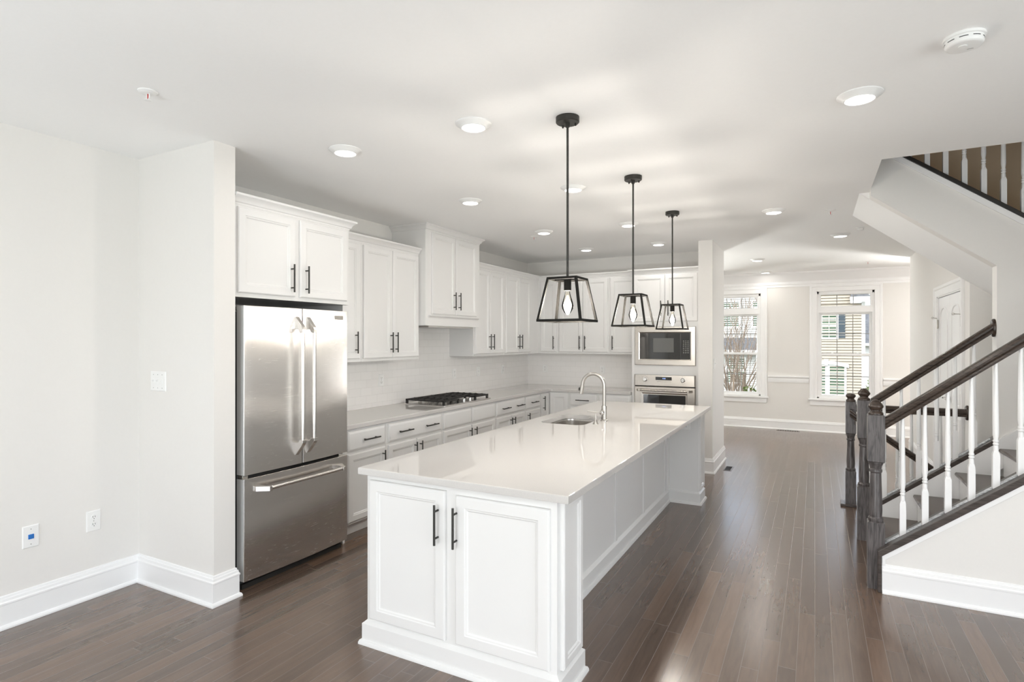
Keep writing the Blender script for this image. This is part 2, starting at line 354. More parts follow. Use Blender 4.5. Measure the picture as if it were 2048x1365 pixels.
# ------------------------------------------------------------------ windows
def window(k, x0, x1):
    F = lambda u, w_, z: (u, YF-w_, z)
    root = bpy.data.objects.new('window_%d' % k, None); COL.objects.link(root); root.location = ((x0+x1)/2, YF, WZ0); struct(root, 'white double-hung window with a transom')
    c = MB(F); n = .11   # casing, three sides
    pr = [(n, 0), (n, .018), (n-.008, .024), (n-.03, .024), (n-.038, .017), (.03, .015), (.02, .012), (.008, .010), (0, .004), (0, 0)]
    c.loft([[(x0-o, w_, WZ0-.02) for o, w_ in pr], [(x0-o, w_, WZ1+o) for o, w_ in pr], [(x1+o, w_, WZ1+o) for o, w_ in pr], [(x1+o, w_, WZ0-.02) for o, w_ in pr]], True, True)
    c.build('casing', 'trim', root, 25)
    MB(F).box(x0-.13, x1+.13, 0, .05, WZ0-.035, WZ0-.008).box(x0, x1, -.1, 0, WZ0-.03, WZ0-.008).build('window_sill', 'trim', root, 25, .004)
    MB(F).box(x0-.10, x1+.10, 0, .018, WZ0-.12, WZ0-.035).build('apron', 'trim', root, 25, .003)
    j = MB(F)       # jamb frame and the bar between sash and transom
    for a in ((x0, x0+.03), (x1-.03, x1)): j.box(*a, -.13, -.02, WZ0, WZ1)
    j.box(x0, x1, -.13, -.02, WZ1-.035, WZ1).box(x0, x1, -.13, -.015, 2.035, 2.125).box(x0, x1, -.13, -.02, WZ0-.01, WZ0+.02)
    j.build('window_frame', 'trim', root, 25)
    def sash(z0, z1, wd_, y, nm, mz):
        s = MB(F); a, b = x0+.03, x1-.03
        s.rects([(a, b, z0, z1, y-.03), (a, b, z0, z1, y), (a+wd_-.008, b-wd_+.008, z0+wd_-.008, z1-wd_+.008, y), (a+wd_, b-wd_, z0+wd_, z1-wd_, y-.012), (a+wd_, b-wd_, z0+wd_, z1-wd_, y-.03), (a, b, z0, z1, y-.03)], False, False)
        o = s.build(nm, 'trim', root, 25)
        m = MB(F); ga, gb = a+wd_, b-wd_
        for t in (1/3, 2/3): xm = ga+(gb-ga)*t; m.box(xm-.006, xm+.006, y-.024, y-.016, z0+wd_, z1-wd_)
        for zm in mz: m.box(ga, gb, y-.024, y-.016, zm-.006, zm+.006)
        m.build('muntin', M['muntin'], o, 0)
        MB(F).box(ga-.004, gb+.004, y-.021, y-.019, z0+wd_-.004, z1-wd_+.004).build('pane', 'glass', o, 0)
        return o
    sash(2.115, WZ1-.03, .03, -.03, 'transom_sash', ())
    sash(1.30, 2.04, .04, -.075, 'upper_sash', (1.675,))
    s = sash(WZ0+.015, 1.345, .045, -.04, 'lower_sash', (.955,))
    for t in (.28, .72):
        xm = x0+(x1-x0)*t; MB(F).lathe([(.018, 0), (.018, .006), (.010, .012), (.004, .013)], (xm, -.06, 1.345), 10).build('sash_lock', 'plastic', s)
M['muntin'] = noise_bump(mat('grey_muntin', lin((150, 150, 148)), .5), 10, .02)
for k, q in enumerate(WIN+[ADDED_WIN]): window(k+1, *q)  # the last one is the added, unseen window

# ------------------------------------------------------------------ closet door
def closet_door():
    F = lambda u, w_, z: (XD-w_, u, z)
    root = bpy.data.objects.new('door_1', None); COL.objects.link(root); root.location = (XD, (DY0+DY1)/2, 0); struct(root, 'white double closet door with arched panels')
    c = MB(F); n = .105; pr = [(n, 0), (n, .02), (n-.01, .026), (n-.03, .026), (n-.04, .018), (.02, .013), (0, .008), (0, 0)]
    c.loft([[(DY0-o, w_, 0) for o, w_ in pr], [(DY0-o, w_, DH+o) for o, w_ in pr], [(DY1+o, w_, DH+o) for o, w_ in pr], [(DY1+o, w_, 0) for o, w_ in pr]], True, True)
    c.build('casing', 'trim', root, 25)
    j = MB(F).box(DY0, DY0+.015, -.11, .0, 0, DH).box(DY1-.015, DY1, -.11, .0, 0, DH).box(DY0, DY1, -.11, .0, DH-.012, DH); j.build('jamb', 'trim', root, 0)
    mid = (DY0+DY1)/2
    for a, b in ((DY0+.018, mid-.0025), (mid+.0025, DY1-.018)):
        lf = MB(F).box(a, b, -.045, -.01, .01, DH-.018).build('door_leaf', 'trim', root, 0, .002)
        def arch(d, z0, z1, rise):
            u0, u1 = a+.11+d, b-.11-d; um, r = (u0+u1)/2, (u1-u0)/2
            pts = [(u0, z0+d), (u1, z0+d), (u1, z1-rise)]
            for k in range(1, 12):
                t = k/12*pi; pts.append((um+r*cos(t), z1-rise+(rise-d)*sin(t)**.8))
            pts.append((u0, z1-rise)); return pts
        for z0, z1, rise in ((.95, 1.90, .12), (.16, .80, .0)):
            rings = []
            for d, w_ in ((-.022, -.010), (-.016, -.002), (-.004, -.002), (.006, -.016), (.03, -.016), (.055, -.008)):
                pts = arch(d, z0, z1, rise) if rise else [(a+.11+d, z0+d), (b-.11-d, z0+d), (b-.11-d, z1-d), (a+.11+d, z1-d)]
                rings.append([(u, w_, z) for u, z in pts])
            MB(F).loft(rings, False, True).build('door_panel', 'trim', lf, 25)
    for y in (DY0+.016, DY1-.016):
        for z in (.3, 1.02, 1.74):
            h = MB(F).box(y-.016, y+.016, -.006, -.002, z-.045, z+.045); h.tube([(y, .004, z-.05), (y, .004, z+.05)], .007, 8); h.build('hinge', 'nickel', root)
    for y, s in ((DY0+.016, 1), (DY1-.016, -1)):
        st = MB(F).tube([(y, .008, 1.80), (y, .012, 1.806), (y+.045*s, .05, 1.81)], .004, 8); st.lathe([(.002, -.012), (.011, -.008), (.012, .006), (.003, .011)], (y+.05*s, .055, 1.81), 10); st.build('hinge_stop', 'nickel', root)
    for s in (-1, 1):
        y = mid+.05*s; lv = MB(F).lathe([(.026, 0), (.026, .008), (.012, .014), (.010, .04)], (y, 0, .98), 14, 'y')
        lv.tube([(y, .042, .98), (y+.03*s, .048, .982), (y+.11*s, .046, .978)], [.009, .009, .006], 8); lv.build('lever_handle', 'chrome', root)
closet_door()

# ------------------------------------------------------------------ kitchen: shared parts
FL = lambda u, w_, z: (XL+w_, u, z)            # left run: u along the wall, w out of the wall
FB = lambda u, w_, z: (u, YK-w_, z)            # back run
def pull(parent, F, u, w_, z, vert=True, ln=.19):
    m = MB(F); h = ln/2; p = .064*ln/.19
    if vert:
        m.tube([(u, w_+.032, z-h), (u, w_+.032, z+h)], .006, 10)
        for s in (-p, p): m.tube([(u, w_, z+s), (u, w_+.032, z+s)], .005, 8)
    else:
        m.tube([(u-h, w_+.032, z), (u+h, w_+.032, z)], .006, 10)
        for s in (-p, p): m.tube([(u+s, w_, z), (u+s, w_+.032, z)], .005, 8)
    o = m.build('handle', 'bronze', parent); o['label'] = 'dark bronze bar handle'; return o
def door(parent, F, u0, u1, z0, z1, w_, handle=None, t=.02, fr=.058, name='door'):
    m = MB(F)
    I = lambda d, ww: (u0+d, u1-d, z0+d, z1-d, w_+ww)
    fr = min(fr, (u1-u0)*.27)
    m.rects([I(0, 0), I(0, t-.006), I(.004, t-.002), I(.009, t), I(fr-.010, t), I(fr-.006, t-.004), I(fr, t-.005), I(fr+.006, t-.011), I(fr+.014, t-.012)], True, True)
    o = m.build(name, 'cab', parent, 25)
    if handle: pull(o, F, handle[0], w_+t, handle[1])
    return o
def drawer(parent, F, u0, u1, z0, z1, w_, pulls=(), t=.02, name='drawer'):
    I = lambda d, ww: (u0+d, u1-d, z0+d, z1-d, w_+ww)
    o = MB(F).rects([I(0, 0), I(0, t-.008), I(.006, t-.006), I(.016, t-.001), I(.02, t)], True, True).build(name, 'cab', parent, 25)
    for u in pulls: pull(o, F, u, w_+t, (z0+z1)/2, False)
    return o
def cabinet(name, F, u, w1, z, label, group, w0=.002, toe=False):
    p = F((u[0]+u[1])/2, w1/2, z[0]); t = thing(name, p, label, 'cabinet', group)
    m = MB(F)
    if toe: m.prism([(w0, 0), (w1-.07, 0), (w1-.07, .105), (w1, .105), (w1, z[1]), (w0, z[1])], u[0], u[1], 'x')
    else: m.box(u[0], u[1], w0, w1, z[0], z[1])
    m.build('body', 'cab', t, 25, .0015)
    return t
CR = [(0, 0), (.004, 0), (.006, .012), (.014, .016), (.018, .026), (.026, .040), (.040, .050), (.046, .053), (.048, .066), (0, .066)]

# ------------------------------------------------------------------ cabinets on the side wall
G_U, G_B = 'white wall cabinets', 'white base cabinets'
t = cabinet('fridge_cabinet', FL, (2.285, 3.275), .73, (1.835, 2.41), 'wide white two-door cabinet above the refrigerator', G_U)
door(t, FL, 2.315, 2.755, 1.862, 2.395, .73, (2.715, 1.985)); door(t, FL, 2.795, 3.245, 1.862, 2.395, .73, (2.84, 1.985))
MB().sweep(CR, [(XL+.73, 2.283), (XL+.73, 3.275), (XL+.36, 3.275)], 2.408).build('crown_molding', 'cab', t, 25)
t = MB(FL).box(3.253, 3.275, .002, .69, 0, 1.834).build('fridge_side_panel', 'cab', None, 0, .001); tag(t, 'tall narrow white panel between refrigerator and first base cabinet', 'panel')

UZ = (1.375, 2.43); DZ = (1.402, 2.412)
t = cabinet('wall_cabinet', FL, (3.278, 3.825), .345, UZ, 'white wall cabinet with one door, half hidden behind the refrigerator', G_U); door(t, FL, 3.31, 3.795, *DZ, .345, (3.735, 1.545))
t = cabinet('wall_cabinet', FL, (3.827, 4.652), .345, UZ, 'white two-door wall cabinet beside the hood, over the single outlet', G_U); door(t, FL, 3.845, 4.233, *DZ, .345, (4.20, 1.545)); door(t, FL, 4.239, 4.636, *DZ, .345, (4.272, 1.545))
t = MB().sweep(CR, [(XL+.345, 3.33), (XL+.345, 4.65)], 2.425).build('crown_molding', 'cab', None, 25); tag(t, 'white crown moulding between the refrigerator cabinet and the hood cabinet', 'crown moulding')

# hood cabinet
t = cabinet('hood_cabinet', FL, (4.655, 5.70), .43, (1.714, 2.682), 'deep white hood cabinet reaching the ceiling above the cooktop', G_U)
door(t, FL, 4.75, 5.178, 1.835, 2.668, .43, (5.135, 1.985)); door(t, FL, 5.186, 5.614, 1.835, 2.668, .43, (5.229, 1.985))
LP = [(0, 0), (.004, 0), (.008, .008), (.018, .012), (.022, .018), (.022, .024), (0, .024)]
MB().sweep(LP, [(XL+.43, 4.70), (XL+.43, 5.66)], 1.797).build('ledge', 'cab', t, 25)
MB().sweep(CR, [(XL+.002, 4.655), (XL+.43, 4.655), (XL+.43, 5.70), (XL+.002, 5.70)], 2.677).build('crown_molding', 'cab', t, 25)
MB(FL).box(4.75, 5.6, .04, .40, 1.700, 1.716).build('vent_insert', 'steel', t, 0)

t = cabinet('wall_cabinet', FL, (5.703, 6.445), .345, UZ, 'white two-door wall cabinet just past the hood', G_U); door(t, FL, 5.722, 6.072, *DZ, .345, (6.035, 1.545)); door(t, FL, 6.078, 6.428, *DZ, .345, (6.115, 1.545))
t = cabinet('wall_cabinet', FL, (6.447, 7.484), .345, UZ, 'white two-door wall cabinet ending in the kitchen corner', G_U); door(t, FL, 6.482, 6.838, *DZ, .345, (6.80, 1.545)); door(t, FL, 6.844, 7.20, *DZ, .345, (6.882, 1.545))
t = cabinet('wall_cabinet', FB, (XL+.002, -3.232), .345, UZ, 'white single-door wall cabinet in the corner, on the tiled back wall', G_U); door(t, FB, -3.50, -3.255, *DZ, .345, (-3.29, 1.53))
t = cabinet('wall_cabinet', FB, (-3.23, -2.472), .345, UZ, 'white two-door wall cabinet in the middle of the back wall', G_U); door(t, FB, -3.21, -2.859, *DZ, .345, (-2.895, 1.53)); door(t, FB, -2.853, -2.49, *DZ, .345, (-2.815, 1.53))
t = cabinet('wall_cabinet', FB, (-2.47, -2.082), .345, UZ, 'white single-door wall cabinet against the oven tower', G_U); door(t, FB, -2.455, -2.105, *DZ, .345, (-2.42, 1.53))
t = MB().sweep(CR, [(XL+.345, 5.702), (XL+.345, YK-.345), (-2.13, YK-.345)], 2.425).build('crown_molding', 'cab', None, 25); tag(t, 'white crown moulding turning the corner from hood cabinet to oven tower', 'crown moulding')

# oven tower
t = cabinet('oven_tower', FB, (-2.078, -1.222), .63, (0, 2.405), 'tall white oven cabinet beside the partition wall', None, toe=True)
door(t, FB, -2.052, -1.66, 1.80, 2.39, .63, (-1.70, 1.965)); door(t, FB, -1.652, -1.262, 1.80, 2.39, .63, (-1.61, 1.965))
drawer(t, FB, -2.05, -1.26, .14, .37, .63, (-1.655,))
MB().sweep(CR, [(-2.078, YK-.36), (-2.078, YK-.63), (-1.222, YK-.63)], 2.40).build('crown_molding', 'cab', t, 25)

# base cabinets
BZ = (0, .862); WD = .645
def base(u0, u1, label, F=FL): return cabinet('base_cabinet', F, (u0, u1), WD, BZ, label, G_B, toe=True)
DR = (.685, .842); DO = (.125, .662)
t = base(3.278, 3.80, 'white base cabinet with one drawer and one door beside the refrigerator'); drawer(t, FL, 3.345, 3.778, *DR, WD, (3.585,)); door(t, FL, 3.345, 3.778, *DO, WD, (3.74, .545))
t = base(3.802, 4.628, 'white base cabinet with a wide two-pull drawer, between refrigerator end and cooktop'); drawer(t, FL, 3.824, 4.606, *DR, WD, (4.03, 4.42)); door(t, FL, 3.824, 4.211, *DO, WD, (4.175, .545)); door(t, FL, 4.219, 4.606, *DO, WD, (4.255, .545))
t = base(4.63, 5.69, 'white base cabinet with two plain false drawer fronts under the cooktop'); drawer(t, FL, 4.652, 5.153, *DR, WD, name='false_drawer_front'); drawer(t, FL, 5.177, 5.668, *DR, WD, name='false_drawer_front'); door(t, FL, 4.652, 5.153, *DO, WD, (5.115, .545)); door(t, FL, 5.177, 5.668, *DO, WD, (5.215, .545))
t = base(5.692, 6.436, 'white base cabinet with a wide two-pull drawer, past the cooktop'); drawer(t, FL, 5.705, 6.422, *DR, WD, (5.90, 6.265)); door(t, FL, 5.705, 6.06, *DO, WD, (6.025, .545)); door(t, FL, 6.067, 6.422, *DO, WD, (6.105, .545))
t = base(6.438, 6.895, 'white base cabinet with one short drawer next to the corner cabinet'); drawer(t, FL, 6.455, 6.88, *DR, WD, (6.67,)); door(t, FL, 6.455, 6.88, *DO, WD, (6.50, .545))
t = base(6.897, YK-.004, 'white corner base cabinet with full-height doors meeting in the corner'); door(t, FL, 6.912, 7.158, .125, .842, WD, (6.96, .72))
MB(FB).box(-3.243, -2.94, .002, WD, .105, .862).build('corner_body', 'cab', t, 0); door(t, FB, -3.218, -2.955, .125, .842, WD)
t = base(-2.938, -2.53, 'white drawer base cabinet on the back wall beside the corner cabinet', FB); drawer(t, FB, -2.92, -2.545, *DR, WD, (-2.735,)); drawer(t, FB, -2.92, -2.545, .41, .662, WD, (-2.735,)); drawer(t, FB, -2.92, -2.545, .125, .39, WD, (-2.735,))
t = base(-2.528, -2.08, 'white drawer base cabinet on the back wall beside the oven tower', FB); drawer(t, FB, -2.512, -2.095, *DR, WD, (-2.30,)); drawer(t, FB, -2.512, -2.095, .41, .662, WD, (-2.30,)); drawer(t, FB, -2.512, -2.095, .125, .39, WD, (-2.30,))

# L-shaped counter
cx, cy = XL+.675, YK-.675
pts = [(XL+.012, 3.278), (cx, 3.278), (cx, cy-.05)]+[(cx+.05-.05*cos(a*pi/12), cy-.05+.05*sin(a*pi/12)) for a in range(1, 6)]+[(cx+.05, cy), (-2.08, cy), (-2.08, YK-.012), (XL+.012, YK-.012)]
t = MB().prism(pts, .8625, .90, 'z').build('countertop', 'quartz', None, 30, .004); tag(t, 'white quartz countertop running along two walls around the kitchen corner', 'countertop')
bs = MB().box(XL, XL+.01, 3.278, YK, .90, 1.374).box(XL, XL+.01, 4.655, 5.70, 1.374, 1.714); struct(bs.build('wall_backsplash_side', 'tile_y', None, 0), 'white subway tile backsplash')
struct(MB().box(XL+.01, -2.08, YK-.01, YK, .90, 1.374).build('wall_backsplash_rear', 'tile_x', None, 0), 'white subway tile backsplash')

# ------------------------------------------------------------------ wall plates
def plate(name, F, u, w_, z, kind, label, cat, group=None, h=.124, wd=.078, horiz=False):
    G = (lambda a, b, c: F(u+(c-z), b, z+(a-u))) if horiz else F
    t = thing(name, F(u, w_, z), label, cat, group)
    I = lambda d, ww: (u-wd/2+d, u+wd/2-d, z-h/2+d, z+h/2-d, w_+ww)
    MB(G).rects([I(0, 0), I(0, .003), I(.004, .006)], True, True).build('cover_plate', 'plastic', t, 25)
    if kind == 'outlet':
        for dz in (-.022, .022):
            o = MB(G).lathe([(.0165, 0), (.0165, .0085), (.0155, .0095)], (u, w_, z+dz), 14, 'y').build('socket', 'plastic', t)
            s = MB(G)
            for du in (-.006, .006): s.box(u+du-.0012, u+du+.0012, w_+.009, w_+.010, z+dz-.001, z+dz+.009)
            s.lathe([(.0026, .009), (.0026, .0102)], (u, w_, z+dz-.008), 8, 'y'); s.build('slots', 'slot', o, 0)
    elif kind == 'jack':
        MB(G).box(u-.013, u+.013, w_+.005, w_+.010, z-.013, z+.013).build('jack', 'blue', t, 0, .001)
    else:
        n = kind
        for k in range(n):
            uu = u+(k-(n-1)/2)*.046
            r = MB(G).box(uu-.006, uu+.006, w_+.005, w_+.0075, z-.013, z+.013).build('toggle_collar', 'plastic', t, 0)
            MB(G).prism([(w_+.006, z-.005), (w_+.016, z+.004), (w_+.016, z+.009), (w_+.006, z+.006)], uu-.004, uu+.004, 'x').build('toggle', 'plastic', r, 0)
    n = kind if isinstance(kind, int) else 1
    for k in range(n):
        for dz in ((-.042, .042) if kind != 'outlet' else (0,)): MB(G).lathe([(.003, .005), (.003, .0068)], (u+(k-(n-1)/2)*.046, w_, z+dz), 8, 'y').build('screw', 'mark', t, 0)
    return t
GO = 'white power outlets'
plate('network_jack_plate', FL, 1.558, 0, .463, 'jack', 'white wall plate with a blue network jack, low on the wall', 'wall plate')
plate('power_outlet', FL, 1.873, 0, .463, 'outlet', 'white power outlet low on the plain wall beside the blue jack plate', 'outlet', GO)
FS = lambda u, w_, z: (u, 2.14-w_, z)
plate('light_switch', FS, -3.673, 0, 1.305, 3, 'white triple light switch on the short wall by the refrigerator', 'light switch', None, .124, .16)
FP = lambda u, w_, z: (-1.06+w_, u, z)
plate('light_switch', FP, 7.13, 0, 1.285, 1, 'white light switch on the side of the partition wall past the ovens', 'light switch')
FT = lambda u, w_, z: (XL+.01+w_, u, z); FR = lambda u, w_, z: (u, YK-.01-w_, z)
plate('power_outlet', FT, 4.475, 0, 1.16, 'outlet', 'white outlet on the tile between refrigerator and cooktop', 'outlet', GO)
plate('power_outlet', FT, 5.80, 0, 1.16, 'outlet', 'white outlet on the tile just past the cooktop', 'outlet', GO)
plate('light_switch', FT, 6.36, 0, 1.16, 1, 'white single switch on the side tile under the wall cabinets', 'light switch')
plate('power_outlet', FT, 7.02, 0, 1.16, 'outlet', 'white outlet on the side tile near the kitchen corner', 'outlet', GO)
plate('power_outlet', FR, -3.59, 0, 1.14, 'outlet', 'white outlet on the back wall tile near the corner', 'outlet', GO)
plate('power_outlet', FR, -2.69, 0, 1.14, 'outlet', 'white outlet on the back wall tile behind the faucet', 'outlet', GO)

# ------------------------------------------------------------------ island
IX0, IX1, IY0, IY1 = -2.045, -.978, 2.255, 5.85
FI = lambda u, w_, z: (u, IY0-w_, z); FX = lambda u, w_, z: (IX1+w_, u, z)
t = thing('kitchen_island', ((IX0+IX1)/2, (IY0+IY1)/2, 0), 'long white kitchen island cabinet with panelled sides under a quartz top', 'kitchen island')
def island_body(m, g):
    pl = [(IX0+g, IY0+g), (IX1-g, IY0+g), (IX1-g, 2.52-g), (-1.268-g, 2.52-g), (-1.268-g, 5.617+g), (IX1-g, 5.617+g), (IX1-g, IY1-g), (IX0+g, IY1-g)]
    return pl
ib = MB(); ip = island_body(ib, 0)
bm_low = MB().prism(ip, 0, .64, 'z')
# above z=.64 leave room for the sink bowl
bm_low.prism([(IX0, IY0), (IX1, IY0), (IX1, 2.52), (-1.268, 2.52), (-1.268, 4.03), (IX0, 4.03)], .64, .877, 'z')
bm_low.prism([(IX0, 4.71), (-1.268, 4.71), (-1.268, 5.617), (IX1, 5.617), (IX1, IY1), (IX0, IY1)], .64, .877, 'z')
bm_low.box(IX0, -1.97, 4.03, 4.71, .64, .877).box(-1.525, -1.268, 4.03, 4.71, .64, .877)
bm_low.build('body', 'cab', t, 20, weld=False)
door(t, FI, -2.02, -1.55, .135, .848, 0, (-1.587, .69), .02, .062); door(t, FI, -1.492, -1.008, .135, .835, 0, (-1.482+.0, .69), .02, .062)
IB = [(0, 0), (.034, 0), (.034, .010), (.029, .021), (.020, .024), (.020, .104), (.010, .112), (.004, .118), (0, .120)]
# skirting: outward is to the right of travel -> walk the outline clockwise seen from above reversed
MB().sweep(IB, [(IX0, IY1), (IX0, IY0), (IX1, IY0), (IX1, 2.52), (-1.268, 2.52), (-1.268, 5.617), (IX1, 5.617), (IX1, IY1), (IX0, IY1)][::1]).build('base_molding', 'cab', t, 25)
for a, b in ((2.285, 2.512), (5.63, 5.842)):      # decorative end panels facing the passage
    o = door(t, FX, a, b, .13, .862, 0, None, .022, .045, 'end_panel')
FRc = lambda u, w_, z: (-1.268+w_, u, z)
for u in (3.22, 3.975, 4.73, 5.485): MB(FRc).box(u-.022, u+.022, 0, .009, .12, .876).build('batten', 'cab', t, 0, .0015)
MB(FRc).box(2.53, 5.61, 0, .012, .835, .876).build('top_rail', 'cab', t, 0, .0015)
MB(FRc).box(5.58, 5.617, 0, .02, .12, .876).build('batten', 'cab', t, 0, .0015)
MB(FRc).prism([(0, .876), (.20, .876), (.20, .868), (.17, .862), (.05, .84), (.012, .80), (0, .80)], 3.955, 3.995, 'x').build('counter_bracket', 'cab', t, 25)
FO = lambda u, w_, z: (u, 5.617-w_, z)
plate('power_outlet', FO, -1.115, 0, .742, 'outlet', 'white outlet turned sideways on the island end under its countertop', 'outlet', GO, horiz=True)

# island top with the sink cut-out
SX0, SX1, SY0, SY1 = -1.935, -1.565, 4.085, 4.655
def rrect(x0, x1, y0, y1, r, n=8):
    o = []
    for cx_, cy_, a0 in ((x1-r, y1-r, 0), (x0+r, y1-r, 90), (x0+r, y0+r, 180), (x1-r, y0+r, 270)):
        for k in range(n+1): a = R(a0+90*k/n); o.append((cx_+r*cos(a), cy_+r*sin(a)))
    return o
TX0, TX1, TY0, TY1 = -2.067, -.907, 2.208, 5.886
inn = rrect(SX0, SX1, SY0, SY1, .075); out = []
for q, (sx, sy) in enumerate(((TX1, TY1), (TX0, TY1), (TX0, TY0), (TX1, TY0))):
    for k in range(9):
        p = inn[q*9+k]
        first = (sx, p[1]) if q in (0, 2) else (p[0], sy); last = (p[0], sy) if q in (0, 2) else (sx, p[1])
        out.append(first if k < 4 else last if k > 4 else (sx, sy))
def ins(d): return [(min(max(x, TX0+d), TX1-d), min(max(y, TY0+d), TY1-d)) for x, y in out]
L3 = lambda pl, z: [(x, y, z) for x, y in pl]
m = MB().loft([L3(inn, .878), L3(ins(.004), .878), L3(ins(.0012), .8792), L3(ins(0), .882), L3(ins(0), .9075), L3(ins(.0015), .9115), L3(ins(.006), .914), L3(inn, .914), L3(inn, .878)])
o = m.build('countertop', 'quartz', None, 30); tag(o, 'long white quartz island top with a sink cut-out', 'countertop')
t = thing('sink', ((SX0+SX1)/2, (SY0+SY1)/2, .66), 'stainless undermount sink bowl set into the island', 'sink')
b = []
for d, z in ((-.016, .876), (.004, .876), (.006, .86), (.010, .70), (.03, .672), (.07, .664)): b.append(L3(rrect(SX0+d, SX1-d, SY0+d, SY1-d, .075 if d < .04 else .05), z))
MB().loft(b, False, True).build('bowl', 'steelz', t, 50)
MB().lathe([(.045, 0), (.045, .004), (.03, .002), (.02, .001)], ((SX0+SX1)/2, (SY0+SY1)/2, .665), 20).build('drain', 'chrome', t)

t = thing('kitchen_faucet', (-1.504, 4.418, .914), 'brushed nickel gooseneck faucet standing beside the island sink', 'faucet')
c = (-1.504, 4.418, .9145)
MB().lathe([(.030, 0), (.030, .006), (.024, .010), (.0215, .012), (.0215, .085), (.022, .09), (.022, .118), (.0205, .121)], c, 24).build('base', 'nickel', t)
pa = [(-1.504, 4.418, 1.03), (-1.504, 4.418, 1.12), (-1.504, 4.418, 1.19)]+[(-1.597+.093*cos(a), 4.418, 1.198+.093*sin(a)) for a in [R(x) for x in range(0, 171, 10)]]+[(-1.6915, 4.418, 1.188)]
MB().tube(pa, .0138, 16).build('gooseneck', 'nickel', t, 60)
MB().tube([(-1.6905, 4.418, 1.193), (-1.693, 4.418, 1.175), (-1.703, 4.418, 1.124)], [.0162, .017, .0175], 16).build('spray_head', 'nickel', t)
MB().box(-1.722, -1.712, 4.409, 4.427, 1.15, 1.175).build('spray_button', 'black', t, 0, .002)
MB().lathe([(.001, -.022), (.012, -.019), (.019, -.011), (.022, 0), (.019, .011), (.012, .019), (.001, .022)], (-1.512, 4.392, .982), 20, 'y').build('handle_hub', 'chrome', t)
MB().tube([(-1.525, 4.386, .983), (-1.575, 4.38, .985), (-1.632, 4.372, .99)], [.005, .0045, .0035], 10).build('handle_lever', 'nickel', t)
t = thing('soap_dispenser', (-1.503, 4.214, .914), 'small nickel soap dispenser pump on the island beside the faucet', 'soap dispenser')
MB().lathe([(.023, .0005), (.023, .004), (.016, .012), (.012, .03), (.009, .036), (.006, .038), (.006, .06), (.003, .064), (.003, .078)], (-1.503, 4.214, .914), 18).build('pump', 'nickel', t)
MB().tube([(-1.503, 4.214, .962), (-1.53, 4.216, .964), (-1.556, 4.218, .957)], .0045, 10).build('spout', 'nickel', t)

def letters(name, txt, size, ext, parent, loc, rot, m):
    cu = bpy.data.curves.new(name, 'FONT'); cu.body = txt; cu.size = size; cu.extrude = ext; cu.align_x = 'CENTER'; cu.align_y = 'CENTER'
    q = bpy.data.objects.new(name, cu); COL.objects.link(q); dg = bpy.context.evaluated_depsgraph_get()
    me = bpy.data.meshes.new_from_object(q.evaluated_get(dg)); bpy.data.objects.remove(q); bpy.data.curves.remove(cu)
    o = bpy.data.objects.new(name, me); COL.objects.link(o); o.parent = parent; o.rotation_euler = rot; me.materials.clear(); me.materials.append(M[m])
    off = V((0, 0, 0)); q = parent
    while q: off = off+q.location; q = q.parent
    o.location = V(loc)-off; return o
